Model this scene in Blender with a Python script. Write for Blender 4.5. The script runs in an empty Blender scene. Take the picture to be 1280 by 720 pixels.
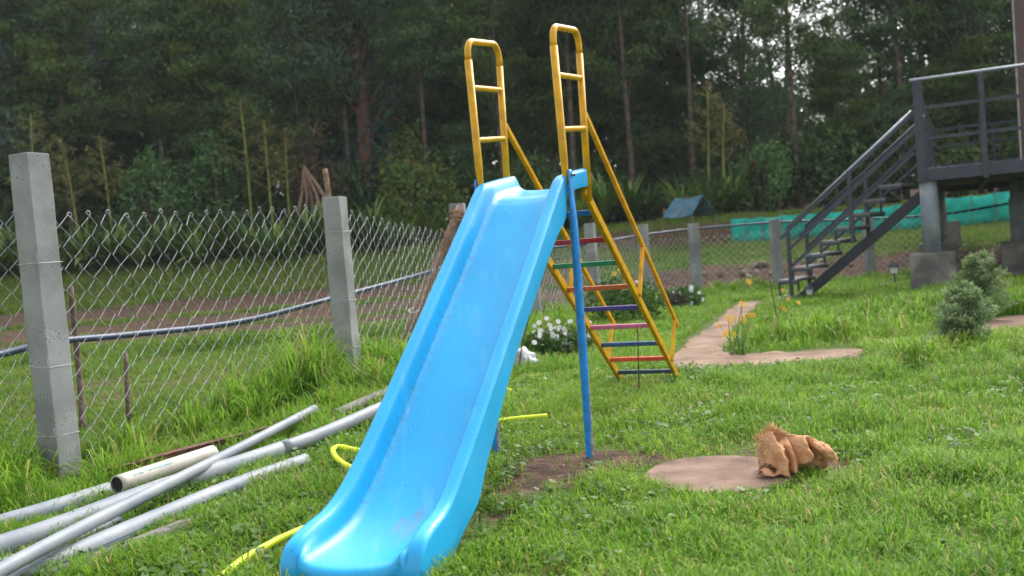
import bpy, bmesh, math, random
import numpy as np
from mathutils import Vector, Matrix, noise as mnoise

random.seed(7)
rng = np.random.default_rng(11)
SC = bpy.context.scene
COL = SC.collection
R = math.radians

# ------------------------------------------------------------------ camera, sky, sun, exposure
EYE = 1.1
FPX = 1150.0
ROLL = R(4.5)
PITCH = math.atan(50 / FPX)
cam_d = bpy.data.cameras.new('camera')
cam = bpy.data.objects.new('camera', cam_d)
COL.objects.link(cam)
cam_d.sensor_width = 36
cam_d.lens = FPX / 1280 * 36
cam_d.clip_end = 1000
cam_d.dof.use_dof = True
cam_d.dof.focus_distance = 4.4
cam_d.dof.aperture_fstop = 2.5
cam.location = (0, 0, EYE)
cam.matrix_world = (Matrix.Translation((0, 0, EYE)) @ Matrix.Rotation(R(90) - PITCH, 4, 'X') @ Matrix.Rotation(-ROLL, 4, 'Z'))
SC.camera = cam

SUN_EL, SUN_AZ = R(46), R(34)          # azimuth clockwise from +Y
world = bpy.data.worlds.new('World')
SC.world = world
world.use_nodes = True
wn, wl = world.node_tree.nodes, world.node_tree.links
bg = wn['Background']
sky = wn.new('ShaderNodeTexSky')
sky.sky_type = 'NISHITA'
sky.sun_disc = False
sky.sun_elevation = SUN_EL
sky.sun_rotation = SUN_AZ
sky.air_density = 1.0
sky.dust_density = 4.0
hs = wn.new('ShaderNodeHueSaturation')
hs.inputs['Saturation'].default_value = 0.22
wl.new(sky.outputs[0], hs.inputs['Color'])
wl.new(hs.outputs[0], bg.inputs[0])
bg.inputs[1].default_value = 0.15
sun_d = bpy.data.lights.new('sun', 'SUN')
sun_d.energy = .8
sun_d.angle = R(45)
sun_d.color = (1.0, .97, .92)
sun = bpy.data.objects.new('sun', sun_d)
COL.objects.link(sun)
sdir = Vector((math.sin(SUN_AZ) * math.cos(SUN_EL), math.cos(SUN_AZ) * math.cos(SUN_EL), math.sin(SUN_EL)))
sun.rotation_euler = (-sdir).to_track_quat('-Z', 'Y').to_euler()
SC.view_settings.view_transform = 'Standard'
SC.view_settings.look = 'None'
SC.view_settings.exposure = 1.52
SC.view_settings.gamma = 1

# ------------------------------------------------------------------ photo pixel + depth -> place in the world
_c, _s = math.cos(ROLL), math.sin(ROLL)
def ray(u, v):
    x, y = u - 640, v - 360
    x, y = x * _c - y * _s, x * _s + y * _c
    dx, dz = x / FPX, -y / FPX
    return Vector((dx, math.cos(PITCH) + dz * math.sin(PITCH), -math.sin(PITCH) + dz * math.cos(PITCH)))
def at(u, v, Y):
    r = ray(u, v)
    return Vector((0, 0, EYE)) + r * (Y / r.y)
def gd(u, v, z=0.0):
    r = ray(u, v)
    return Vector((0, 0, EYE)) + r * ((z - EYE) / r.z)

# ------------------------------------------------------------------ materials
MATS = {}
def mat(name, col, rough=.6, var=.15, scale=8, metal=0, bump=0, bscale=40, spec=.5, col2=None, transl=0, coat=0, fac=(.4, .6), detail=6):
    m = bpy.data.materials.new(name)
    m.use_nodes = True
    n, l = m.node_tree.nodes, m.node_tree.links
    p = n['Principled BSDF']
    p.inputs['Roughness'].default_value = rough
    p.inputs['Metallic'].default_value = metal
    p.inputs['Specular IOR Level'].default_value = spec
    if coat: p.inputs['Coat Weight'].default_value = coat
    tc = n.new('ShaderNodeTexCoord')
    nz = n.new('ShaderNodeTexNoise')
    nz.inputs['Scale'].default_value = scale
    nz.inputs['Detail'].default_value = detail
    l.new(tc.outputs['Object'], nz.inputs['Vector'])
    mr = n.new('ShaderNodeMapRange')
    mr.inputs[1].default_value, mr.inputs[2].default_value = fac
    l.new(nz.outputs[0], mr.inputs[0])
    mx = n.new('ShaderNodeMix'); mx.data_type = 'RGBA'
    a = [c * (1 - var) for c in col[:3]] + [1]
    b = ([c * (1 + var) for c in col[:3]] if col2 is None else list(col2)) + [1]
    mx.inputs[6].default_value, mx.inputs[7].default_value = a, b
    l.new(mr.outputs[0], mx.inputs[0])
    l.new(mx.outputs[2], p.inputs['Base Color'])
    if bump:
        nb = n.new('ShaderNodeTexNoise'); nb.inputs['Scale'].default_value = bscale; nb.inputs['Detail'].default_value = 5
        l.new(tc.outputs['Object'], nb.inputs['Vector'])
        bp = n.new('ShaderNodeBump'); bp.inputs['Strength'].default_value = bump; bp.inputs['Distance'].default_value = .01
        l.new(nb.outputs[0], bp.inputs['Height'])
        l.new(bp.outputs[0], p.inputs['Normal'])
    MATS[name] = m
    return m

def leafmat(name, ramp, rough=.55, transl=.35, objvar=.25, spec=.3):
    """foliage: colour from the per-leaf attribute 'tint', shifted a little per object"""
    m = bpy.data.materials.new(name)
    m.use_nodes = True
    n, l = m.node_tree.nodes, m.node_tree.links
    p = n['Principled BSDF']
    p.inputs['Roughness'].default_value = rough
    p.inputs['Specular IOR Level'].default_value = spec
    at_ = n.new('ShaderNodeAttribute'); at_.attribute_name = 'tint'
    cr = n.new('ShaderNodeValToRGB')
    el = cr.color_ramp.elements
    while len(el) < len(ramp): el.new(.5)
    for e, (pos, c) in zip(el, ramp):
        e.position = pos; e.color = tuple(c) + (1,)
    l.new(at_.outputs['Fac'], cr.inputs[0])
    oi = n.new('ShaderNodeObjectInfo')
    mr = n.new('ShaderNodeMapRange')
    mr.inputs[3].default_value, mr.inputs[4].default_value = 1 - objvar, 1 + objvar
    l.new(oi.outputs['Random'], mr.inputs[0])
    hv = n.new('ShaderNodeHueSaturation')
    l.new(mr.outputs[0], hv.inputs['Value'])
    l.new(cr.outputs[0], hv.inputs['Color'])
    l.new(hv.outputs[0], p.inputs['Base Color'])
    if transl:
        t = n.new('ShaderNodeBsdfTranslucent')
        l.new(hv.outputs[0], t.inputs[0])
        ms = n.new('ShaderNodeMixShader'); ms.inputs[0].default_value = transl
        l.new(p.outputs[0], ms.inputs[1]); l.new(t.outputs[0], ms.inputs[2])
        l.new(ms.outputs[0], n['Material Output'].inputs[0])
    MATS[name] = m
    return m

# ------------------------------------------------------------------ mesh collector
class MB:
    def __init__(s):
        s.v, s.f = [], []
    def add(s, vs, fs):
        o = len(s.v)
        s.v += [tuple(v) for v in vs]
        s.f += [tuple(i + o for i in f) for f in fs]
        return s
    def box(s, c, size, ax=None):
        c = Vector(c)
        X, Y, Z = ax or (Vector((1, 0, 0)), Vector((0, 1, 0)), Vector((0, 0, 1)))
        hx, hy, hz = [q / 2 for q in size]
        vs = [c + X * a * hx + Y * b * hy + Z * d * hz for d in (-1, 1) for b in (-1, 1) for a in (-1, 1)]
        return s.add(vs, [(0, 2, 3, 1), (4, 5, 7, 6), (0, 1, 5, 4), (2, 6, 7, 3), (0, 4, 6, 2), (1, 3, 7, 5)])
    def bar(s, a, b, w, h, up=Vector((0, 0, 1))):
        a, b = Vector(a), Vector(b)
        d = (b - a); L = d.length; d.normalize()
        side = d.cross(up)
        if side.length < 1e-4: side = Vector((1, 0, 0))
        side.normalize(); u = side.cross(d).normalized()
        return s.box((a + b) / 2, (L, w, h), (d, side, u))
    def tube(s, pts, r, n=8, cap=True, flat=None):
        pts = [Vector(p) for p in pts]
        rs = r if isinstance(r, (list, tuple)) else [r] * len(pts)
        t0 = (pts[1] - pts[0]).normalized()
        ref = Vector((0, 0, 1)) if abs(t0.z) < .9 else Vector((1, 0, 0))
        nx = t0.cross(ref).normalized()
        vs = []
        for i, p in enumerate(pts):
            t = (pts[min(i + 1, len(pts) - 1)] - pts[max(i - 1, 0)]).normalized()
            nx = (nx - t * nx.dot(t)).normalized()
            ny = t.cross(nx)
            for k in range(n):
                a = 2 * math.pi * k / n
                vs.append(p + (nx * math.cos(a) + ny * math.sin(a)) * rs[i])
        fs = []
        for i in range(len(pts) - 1):
            for k in range(n):
                k2 = (k + 1) % n
                fs.append((i * n + k, i * n + k2, (i + 1) * n + k2, (i + 1) * n + k))
        if cap:
            fs.append(tuple(reversed(range(n))))
            fs.append(tuple((len(pts) - 1) * n + k for k in range(n)))
        return s.add(vs, fs)
    def build(s, name, m, parent=None, smooth=False, bevel=0, solid=0, subsurf=0, wn_=False):
        me = bpy.data.meshes.new(name)
        me.from_pydata(s.v, [], s.f)
        me.materials.append(m)
        if smooth:
            me.polygons.foreach_set('use_smooth', [True] * len(me.polygons))
        o = bpy.data.objects.new(name, me)
        COL.objects.link(o)
        if parent is not None:
            o.parent = parent
            if parent.type == 'EMPTY':
                me.transform(Matrix.Translation(-parent.location))
            else:
                pass
        if solid:
            k = o.modifiers.new('solid', 'SOLIDIFY'); k.thickness = solid; k.offset = -1
        if bevel:
            k = o.modifiers.new('bevel', 'BEVEL'); k.width = bevel; k.segments = 2; k.limit_method = 'ANGLE'
        if wn_:
            k = o.modifiers.new('wn', 'WEIGHTED_NORMAL'); k.keep_sharp = True; k.weight = 80
        if subsurf:
            k = o.modifiers.new('sub', 'SUBSURF'); k.levels = subsurf; k.render_levels = subsurf
        return o

def child(o, base):
    """mesh built in world coordinates becomes a part of a part: shift it like its grandparent"""
    root = base
    while root.parent: root = root.parent
    if root.type == 'EMPTY':
        o.data.transform(Matrix.Translation(-root.location))
    o.parent = base
    return o

def tag(o, label=None, cat=None, group=None, kind=None):
    if label: o['label'] = label
    if cat: o['category'] = cat
    if group: o['group'] = group
    if kind: o['kind'] = kind
    return o
def thing(name, label, cat, loc=(0, 0, 0), group=None):
    o = bpy.data.objects.new(name, None)
    COL.objects.link(o)
    o.location = loc
    o.empty_display_size = .1
    return tag(o, label, cat, group)
def copy_thing(src, loc, rz=0, sc=(1, 1, 1), label=None, group=None):
    r = src.copy(); COL.objects.link(r)
    r.location = loc; r.rotation_euler = (0, 0, rz); r.scale = sc
    if label: r['label'] = label
    if group: r['group'] = group
    for ch in list(src.children):
        c = ch.copy(); COL.objects.link(c); c.parent = r
        for g in list(ch.children):
            d = g.copy(); COL.objects.link(d); d.parent = c
    return r

def soup(name, V, F4, F3, tint, m, parent=None, kind=None):
    """big mesh from arrays: V (n,3), quads F4, tris F3, per-vertex tint"""
    me = bpy.data.meshes.new(name)
    nv, n4, n3 = len(V), len(F4), len(F3)
    me.vertices.add(nv)
    me.vertices.foreach_set('co', np.asarray(V, np.float32).ravel())
    nl = n4 * 4 + n3 * 3
    me.loops.add(nl)
    li = np.concatenate([np.asarray(F4, np.int32).ravel(), np.asarray(F3, np.int32).ravel()])
    me.loops.foreach_set('vertex_index', li)
    me.polygons.add(n4 + n3)
    ls = np.concatenate([np.arange(n4) * 4, n4 * 4 + np.arange(n3) * 3]).astype(np.int32)
    me.polygons.foreach_set('loop_start', ls)
    me.update(calc_edges=True)
    a = me.attributes.new('tint', 'FLOAT', 'POINT')
    a.data.foreach_set('value', np.asarray(tint, np.float32))
    me.materials.append(m)
    o = bpy.data.objects.new(name, me)
    COL.objects.link(o)
    if parent is not None: o.parent = parent
    if kind: o['kind'] = kind
    return o

def leaves(P, size, wid, tint, droop=0.0, up=0.0):
    """rhombic leaf cards at points P; returns V, F4, tint"""
    n = len(P)
    d = rng.normal(size=(n, 3)); d[:, 2] += up - droop
    d /= np.linalg.norm(d, axis=1)[:, None]
    e = rng.normal(size=(n, 3))
    e -= d * (e * d).sum(1)[:, None]
    e /= np.linalg.norm(e, axis=1)[:, None]
    L = (size * (.6 + .8 * rng.random(n)))[:, None]
    w = (wid * (.6 + .8 * rng.random(n)))[:, None]
    a = P; b = P + d * L * .45 + e * w * .5; c = P + d * L; f = P + d * L * .45 - e * w * .5
    V = np.stack([a, b, c, f], 1).reshape(-1, 3)
    F = np.arange(n * 4).reshape(-1, 4)
    return V, F, np.repeat(tint, 4)

def vnoise(x, y, f=1.0, seed=0):
    """cheap smooth noise -1..1 (vectorised sum of rotated sines)"""
    r = np.random.default_rng(seed)
    out = 0
    for k in range(6):
        a = r.random() * 6.28; q = f * (.6 + 1.3 * r.random()); p = r.random() * 6.28
        out = out + np.sin((x * math.cos(a) + y * math.sin(a)) * q * 2 + p + 1.3 * np.sin((y * math.cos(a) - x * math.sin(a)) * q + p))
    return out / 6 * 1.6

# ------------------------------------------------------------------ the lie of the land
POSTS = [(-4.1, 2.35), (-2.585, 5.1), (-1.375, 7.5), (-.52, 9.9), (.29, 12.4), (1.32, 14.7), (2.38, 16.2), (3.43, 17.05), (4.86, 16.75), (6.75, 17.3), (9.1, 16.5), (11.5, 15.6)]
def seg_dist(x, y, a, b):
    ax, ay = a; bx, by = b
    dx, dy = bx - ax, by - ay
    t = np.clip(((x - ax) * dx + (y - ay) * dy) / (dx * dx + dy * dy), 0, 1)
    return np.hypot(x - ax - t * dx, y - ay - t * dy)
def fence_dist(x, y):
    d = np.full(np.shape(x), 99.0)
    for a, b in zip(POSTS[:-1], POSTS[1:]): d = np.minimum(d, seg_dist(x, y, a, b))
    return d
FX = np.array([p[0] for p in POSTS]); FY = np.array([p[1] for p in POSTS])
def outside(x, y):
    """True on the field side of the fence"""
    return y > np.interp(x, np.concatenate([[-60], FX, [60]]), np.concatenate([[-100], FY, [9]]))
def height(x, y):
    x = np.asarray(x, float); y = np.asarray(y, float)
    left = np.interp(y, [14, 16, 22, 23, 25.5, 27, 45, 80], [0, .08, .42, .50, 1.20, 1.35, 2.2, 4])
    right = np.interp(y, [17.6, 18.2, 19.2, 24.2, 25, 26.2, 45, 80], [0, .06, .38, .70, .78, 1.45, 2.4, 4])
    w = np.clip((x - .3) / 2.5, 0, 1)
    z = left * (1 - w) + right * w
    z = z + .13 * np.exp(-((x + 1.25) / .55) ** 2 - ((y - 7.4) / 1.6) ** 2)
    z = z + .03 * np.exp(-((x - 1.2) / .8) ** 2 - ((y - 7.0) / .9) ** 2)
    z = z + .012 * vnoise(x, y, 1.1, 3) * np.clip(y / 3, 0, 1) + .035 * vnoise(x, y, .6, 4) * np.clip((y - 12) / 6, 0, 1)
    return z
def hz(x, y): return float(height(x, y))
def inpoly(x, y, P):
    c = np.zeros(np.shape(x), bool)
    n = len(P)
    for i in range(n):
        x1, y1 = P[i]; x2, y2 = P[(i + 1) % n]
        if y1 == y2: continue
        k = ((y1 > y) != (y2 > y)) & (x < (x2 - x1) * (y - y1) / (y2 - y1) + x1)
        c ^= k
    return c
PATH = [tuple(gd(u, v)[:2]) for u, v in [(834, 466), (834, 446), (850, 430), (858, 421), (884, 406), (904, 389), (920, 379), (957, 376), (940, 392), (932, 400), (921, 411), (915, 425), (910, 433), (912, 440), (928, 443), (1000, 438), (1060, 433), (1086, 436), (1078, 448), (1000, 457), (940, 463), (882, 467)]]
PATH2 = [tuple(gd(u, v)[:2]) for u, v in [(1140, 428), (1180, 411), (1240, 396), (1330, 386), (1330, 412), (1240, 420), (1160, 438)]]
SLAB_C, SLAB_R = (.87, 4.13), .335
SOIL_SPOTS = [(.16, 4.62, .28), (.40, 4.62, .22), (.12, 4.28, .22), (.0, 4.02, .26), (-.05, 3.72, .22), (.2, 4.1, .16), (1.24, 4.42, .16), (1.12, 4.5, .13), (1.36, 4.22, .17), (1.40, 4.05, .12), (.6, 4.52, .16)]
def soil(x, y):
    n = vnoise(x, y, 2.2, 8)
    s = np.zeros(np.shape(x))
    for sx, sy, sr in SOIL_SPOTS:
        s = np.maximum(s, np.clip(1.25 + .5 * n - np.hypot(x - sx, y - sy) / (sr * 1.0), 0, 1))
    out = outside(x, y)
    wl_ = np.clip((2.5 - x) / 2, 0, 1)
    bed = np.clip((y - 14.6 + .5 * n) / .5, 0, 1) * np.clip((22.6 - y + .4 * n) / .4, 0, 1) * wl_
    strip = (np.abs(y - 16.3 - .25 * n) < .13) | (np.abs(y - 18.6 - .2 * n) < .2)
    bed = bed * np.where(strip, .12, 1)
    bankr = np.clip((y - 17.5) / .2, 0, 1) * np.clip((19.3 + .25 * n - y) / .3, 0, 1) * (1 - wl_)
    edge = np.clip((y - 24.3) / .2, 0, 1) * np.clip((26.2 - y) / .3, 0, 1) * (1 - wl_) * .6
    thin = .56 * np.clip((y - 6.5) / 1, 0, 1) * np.clip((13 - y) / 1.0, 0, 1) * np.clip((-1.2 - x), 0, 1) * (.7 + .5 * n)
    fo = np.clip((y - 27) / 1, 0, 1)
    f = np.maximum.reduce([bed, bankr, edge, thin, fo])
    return np.where(out, np.maximum(f, 0), s)

def make_ground():
    xs = np.unique(np.concatenate([np.linspace(-12, 14, 330), np.linspace(-45, 45, 120), np.linspace(-260, 260, 30)]))
    ys = np.unique(np.concatenate([np.linspace(1, 12, 180), np.linspace(12, 28, 150), np.linspace(28, 80, 60), np.linspace(-30, 1, 16), np.linspace(80, 400, 16)]))
    X, Y = np.meshgrid(xs, ys)
    Z = height(X, Y)
    V = np.stack([X, Y, Z], -1).reshape(-1, 3)
    nx, ny = len(xs), len(ys)
    i = np.arange((ny - 1) * nx).reshape(ny - 1, nx)[:, :-1].ravel()
    F = np.stack([i, i + 1, i + 1 + nx, i + nx], 1)
    m = bpy.data.materials.new('turf_and_soil'); m.use_nodes = True
    n, l = m.node_tree.nodes, m.node_tree.links
    p = n['Principled BSDF']; p.inputs['Roughness'].default_value = .95; p.inputs['Specular IOR Level'].default_value = .15
    a = n.new('ShaderNodeAttribute'); a.attribute_name = 'tint'
    tc = n.new('ShaderNodeTexCoord')
    def noise_(sc, lo, hi, c1, c2):
        z = n.new('ShaderNodeTexNoise'); z.inputs['Scale'].default_value = sc; z.inputs['Detail'].default_value = 8
        l.new(tc.outputs['Object'], z.inputs['Vector'])
        r = n.new('ShaderNodeMapRange'); r.inputs[1].default_value, r.inputs[2].default_value = lo, hi
        l.new(z.outputs[0], r.inputs[0])
        x = n.new('ShaderNodeMix'); x.data_type = 'RGBA'
        x.inputs[6].default_value, x.inputs[7].default_value = c1 + (1,), c2 + (1,)
        l.new(r.outputs[0], x.inputs[0])
        return x.outputs[2], z
    g, zg = noise_(3.5, .35, .65, (.06, .10, .02), (.11, .13, .035))
    d, zd = noise_(6, .35, .65, (.055, .034, .027), (.135, .082, .058))
    sm = n.new('ShaderNodeMath'); sm.operation = 'ADD'
    sc_ = n.new('ShaderNodeMapRange'); sc_.inputs[3].default_value, sc_.inputs[4].default_value = -.35, .35
    l.new(zd.outputs[0], sc_.inputs[0]); l.new(a.outputs['Fac'], sm.inputs[0]); l.new(sc_.outputs[0], sm.inputs[1])
    cl = n.new('ShaderNodeMapRange'); cl.inputs[1].default_value, cl.inputs[2].default_value = .3, .6
    l.new(sm.outputs[0], cl.inputs[0])
    mx = n.new('ShaderNodeMix'); mx.data_type = 'RGBA'
    l.new(cl.outputs[0], mx.inputs[0]); l.new(g, mx.inputs[6]); l.new(d, mx.inputs[7])
    l.new(mx.outputs[2], p.inputs['Base Color'])
    b = n.new('ShaderNodeBump'); b.inputs['Strength'].default_value = .8; b.inputs['Distance'].default_value = .05
    z2 = n.new('ShaderNodeTexNoise'); z2.inputs['Scale'].default_value = 22; z2.inputs['Detail'].default_value = 8
    l.new(tc.outputs['Object'], z2.inputs['Vector']); l.new(z2.outputs[0], b.inputs['Height']); l.new(b.outputs[0], p.inputs['Normal'])
    o = soup('ground', V, F, np.zeros((0, 3), int), soil(V[:, 0], V[:, 1]), m, kind='structure')
    o.data.polygons.foreach_set('use_smooth', [True] * len(o.data.polygons))
make_ground()

M_PATH = mat('worn_path', (.20, .125, .09), .9, .22, 2.5, bump=.6, bscale=60, spec=.2, col2=(.33, .225, .165), fac=(.3, .7), detail=10)
def make_path(P):
    bm = bmesh.new()
    P2 = []
    for (x0, y0), (x1, y1) in zip(P, P[1:] + P[:1]):
        n = max(1, int(math.hypot(x1 - x0, y1 - y0) / .12))
        for k in range(n):
            x, y = x0 + (x1 - x0) * k / n, y0 + (y1 - y0) * k / n
            P2.append((x + .03 * float(vnoise(x, y, 6, 61)), y + .04 * float(vnoise(x, y, 6, 62))))
    vs = [bm.verts.new((x, y, hz(x, y) + .012)) for x, y in P2]
    f = bm.faces.new(vs)
    bmesh.ops.triangulate(bm, faces=[f])
    for _ in range(4):
        bmesh.ops.subdivide_edges(bm, edges=[e for e in bm.edges if e.calc_length() > .25], cuts=1)
        bmesh.ops.triangulate(bm, faces=bm.faces[:])
    edge = {v for e in bm.edges if e.is_boundary for v in e.verts}
    for v in bm.verts: v.co.z = hz(v.co.x, v.co.y) + (-.006 if v in edge else .012)
    me = bpy.data.meshes.new('path'); bm.to_mesh(me); bm.free()
    me.materials.append(M_PATH)
    o = bpy.data.objects.new('path', me); COL.objects.link(o); o['kind'] = 'structure'
make_path(PATH); make_path(PATH2)

# ------------------------------------------------------------------ materials for the objects
def slide_plastic():
    m = mat('blue_slide_plastic', (.014, .375, .74), .28, .05, 3, spec=.5, bump=.05, bscale=9)
    n, l = m.node_tree.nodes, m.node_tree.links
    p = n['Principled BSDF']
    src = p.inputs['Base Color'].links[0].from_socket
    tc = n.new('ShaderNodeTexCoord')
    # water drops and dirt specks
    vo = n.new('ShaderNodeTexVoronoi'); vo.inputs['Scale'].default_value = 42
    l.new(tc.outputs['Object'], vo.inputs['Vector'])
    r = n.new('ShaderNodeMapRange'); r.inputs[1].default_value, r.inputs[2].default_value = .10, .22
    r.inputs[3].default_value, r.inputs[4].default_value = 1, 0
    l.new(vo.outputs['Distance'], r.inputs[0])
    nz = n.new('ShaderNodeTexNoise'); nz.inputs['Scale'].default_value = 5; l.new(tc.outputs['Object'], nz.inputs['Vector'])
    r2 = n.new('ShaderNodeMapRange'); r2.inputs[1].default_value, r2.inputs[2].default_value = .45, .62
    l.new(nz.outputs[0], r2.inputs[0])
    mu = n.new('ShaderNodeMath'); mu.operation = 'MULTIPLY'; l.new(r.outputs[0], mu.inputs[0]); l.new(r2.outputs[0], mu.inputs[1])
    b = n.new('ShaderNodeBump'); b.inputs['Strength'].default_value = .35; b.inputs['Distance'].default_value = .004
    l.new(mu.outputs[0], b.inputs['Height'])
    old = p.inputs['Normal'].links[0].from_node
    l.new(b.outputs[0], old.inputs['Normal'])
    # scuffed, sun-bleached streaks
    mp = n.new('ShaderNodeMapping'); mp.inputs['Scale'].default_value = (9, 1.6, 1.6)
    mp.inputs['Rotation'].default_value = (0, 0, R(22))
    l.new(tc.outputs['Object'], mp.inputs[0])
    ns = n.new('ShaderNodeTexNoise'); ns.inputs['Scale'].default_value = 2.2; ns.inputs['Detail'].default_value = 8
    l.new(mp.outputs[0], ns.inputs['Vector'])
    r3 = n.new('ShaderNodeMapRange'); r3.inputs[1].default_value, r3.inputs[2].default_value = .58, .78
    r3.inputs[4].default_value = .5
    l.new(ns.outputs[0], r3.inputs[0])
    mx = n.new('ShaderNodeMix'); mx.data_type = 'RGBA'; mx.inputs[7].default_value = (.12, .46, .80, 1)
    l.new(r3.outputs[0], mx.inputs[0]); l.new(src, mx.inputs[6]); l.new(mx.outputs[2], p.inputs['Base Color'])
    v2 = n.new('ShaderNodeTexVoronoi'); v2.inputs['Scale'].default_value = 30
    l.new(tc.outputs['Object'], v2.inputs['Vector'])
    q1 = n.new('ShaderNodeMapRange'); q1.inputs[1].default_value, q1.inputs[2].default_value = .09, .17
    q1.inputs[3].default_value, q1.inputs[4].default_value = .75, 0
    l.new(v2.outputs['Distance'], q1.inputs[0])
    n3 = n.new('ShaderNodeTexNoise'); n3.inputs['Scale'].default_value = 3.2; l.new(tc.outputs['Object'], n3.inputs['Vector'])
    q2 = n.new('ShaderNodeMapRange'); q2.inputs[1].default_value, q2.inputs[2].default_value = .46, .60
    l.new(n3.outputs[0], q2.inputs[0])
    q3 = n.new('ShaderNodeMath'); q3.operation = 'MULTIPLY'; l.new(q1.outputs[0], q3.inputs[0]); l.new(q2.outputs[0], q3.inputs[1])
    mx2 = n.new('ShaderNodeMix'); mx2.data_type = 'RGBA'; mx2.inputs[7].default_value = (.02, .12, .28, 1)
    l.new(q3.outputs[0], mx2.inputs[0]); l.new(mx.outputs[2], mx2.inputs[6]); 
    # two grey smears rubbed into the chute near its foot, and grime along the corners of the trough
    rot = n.new('ShaderNodeMapping'); rot.inputs['Rotation'].default_value = (0, 0, R(22.3))
    l.new(tc.outputs['Object'], rot.inputs[0])
    sp_ = n.new('ShaderNodeSeparateXYZ'); l.new(rot.outputs[0], sp_.inputs[0])
    nn_ = n.new('ShaderNodeTexNoise'); nn_.inputs['Scale'].default_value = 38; nn_.inputs['Detail'].default_value = 6
    l.new(tc.outputs['Object'], nn_.inputs['Vector'])
    def M_(op, a, b=None):
        q = n.new('ShaderNodeMath'); q.operation = op
        for k_, v_ in enumerate((a, b)):
            if v_ is None: continue
            if isinstance(v_, (int, float)): q.inputs[k_].default_value = v_
            else: l.new(v_, q.inputs[k_])
        return q.outputs[0]
    def ramp(v_, lo, hi, o0, o1):
        q = n.new('ShaderNodeMapRange'); q.inputs[1].default_value, q.inputs[2].default_value, q.inputs[3].default_value, q.inputs[4].default_value = lo, hi, o0, o1
        l.new(v_, q.inputs[0]); return q.outputs[0]
    col_in = mx2.outputs[2]
    for r0_, s0_, hr_, hs_2 in ((.030, 1.635, .020, .045), (.078, 1.625, .022, .095)):
        dr = M_('DIVIDE', M_('ABSOLUTE', M_('SUBTRACT', sp_.outputs[0], r0_)), hr_)
        ds_ = M_('DIVIDE', M_('ABSOLUTE', M_('ADD', sp_.outputs[1], s0_)), hs_2)
        mk = M_('MULTIPLY', ramp(dr, .7, 1.1, 1, 0), ramp(ds_, .6, 1.1, 1, 0))
        mk = M_('MULTIPLY', mk, ramp(nn_.outputs[0], .34, .62, .1, .85))
        w_ = n.new('ShaderNodeMix'); w_.data_type = 'RGBA'; w_.inputs[7].default_value = (.13, .26, .40, 1)
        l.new(mk, w_.inputs[0]); l.new(col_in, w_.inputs[6]); col_in = w_.outputs[2]
    ar = M_('ABSOLUTE', sp_.outputs[0])
    gr = M_('MULTIPLY', M_('MULTIPLY', ramp(ar, .12, .155, 0, 1), ramp(ar, .165, .18, 1, 0)), ramp(nn_.outputs[0], .42, .7, 0, .5))
    w_ = n.new('ShaderNodeMix'); w_.data_type = 'RGBA'; w_.inputs[7].default_value = (.05, .16, .26, 1)
    l.new(gr, w_.inputs[0]); l.new(col_in, w_.inputs[6]); col_in = w_.outputs[2]
    l.new(col_in, p.inputs['Base Color'])
    rr = n.new('ShaderNodeMapRange'); rr.inputs[3].default_value, rr.inputs[4].default_value = .22, .42
    l.new(ns.outputs[0], rr.inputs[0]); l.new(rr.outputs[0], p.inputs['Roughness'])
    return m
M_SLIDE = slide_plastic()
M_BLUE = mat('blue_steel_paint', (.014, .25, .70), .35, .12, 20, spec=.5, bump=.1)
M_YEL = mat('yellow_steel_paint', (.60, .305, .004), .34, .14, 14, spec=.35, bump=.12, bscale=60)
M_BARE = mat('bare_grey_steel', (.25, .225, .21), .6, .3, 40, col2=(.33, .32, .32))
M_RUST = mat('rusty_steel', (.10, .045, .03), .85, .35, 30, bump=.4)
M_CONC = mat('grey_concrete', (.33, .335, .33), .9, .14, 9, bump=.5, bscale=90, spec=.25)
M_WIRE = mat('galvanised_wire', (.44, .46, .49), .55, .2, 30, metal=0, spec=.6)
M_PVC = mat('grey_pvc', (.20, .23, .27), .5, .12, 5, spec=.35, bump=.15, col2=(.285, .30, .315), fac=(.3, .7), detail=10)
M_PVCD = mat('weathered_pvc', (.15, .15, .14), .75, .3, 14, spec=.3, bump=.3, col2=(.21, .19, .165))
M_CREAM = mat('cream_pvc', (.43, .40, .34), .5, .08, 9, spec=.4)
M_DARK = mat('bore_shade_black', (.02, .018, .016), .9, .2, 20)
M_TEAL = mat('teal_print', (.05, .36, .34), .6, .1, 40)
M_STRIPE = mat('blue_stripe_print', (.04, .12, .35), .6, .1, 40)
M_POLY = mat('blue_black_pipe', (.035, .055, .105), .42, .2, 10, spec=.5)
M_GREY = mat('charcoal_steel_paint', (.038, .042, .060), .5, .15, 12, spec=.45)
M_STEEL = mat('polished_handrail', (.34, .37, .41), .3, .05, 20, metal=.8)
M_TREAD = mat('grey_tread', (.13, .13, .14), .7, .15, 20, bump=.2)
M_COLM = mat('grey_painted_column', (.19, .225, .265), .55, .15, 6, col2=(.25, .27, .28))
M_WOOD = mat('weathered_wood', (.20, .135, .095), .85, .3, 18, bump=.5)
M_DWOOD = mat('dark_deck_wood', (.055, .05, .042), .8, .3, 12)
M_BARK = mat('bark', (.10, .078, .06), .95, .35, 6, bump=.8, bscale=15, spec=.2)
M_RBARK = mat('red_bark', (.115, .06, .042), .95, .35, 5, bump=.8, bscale=15, spec=.2)

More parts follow.
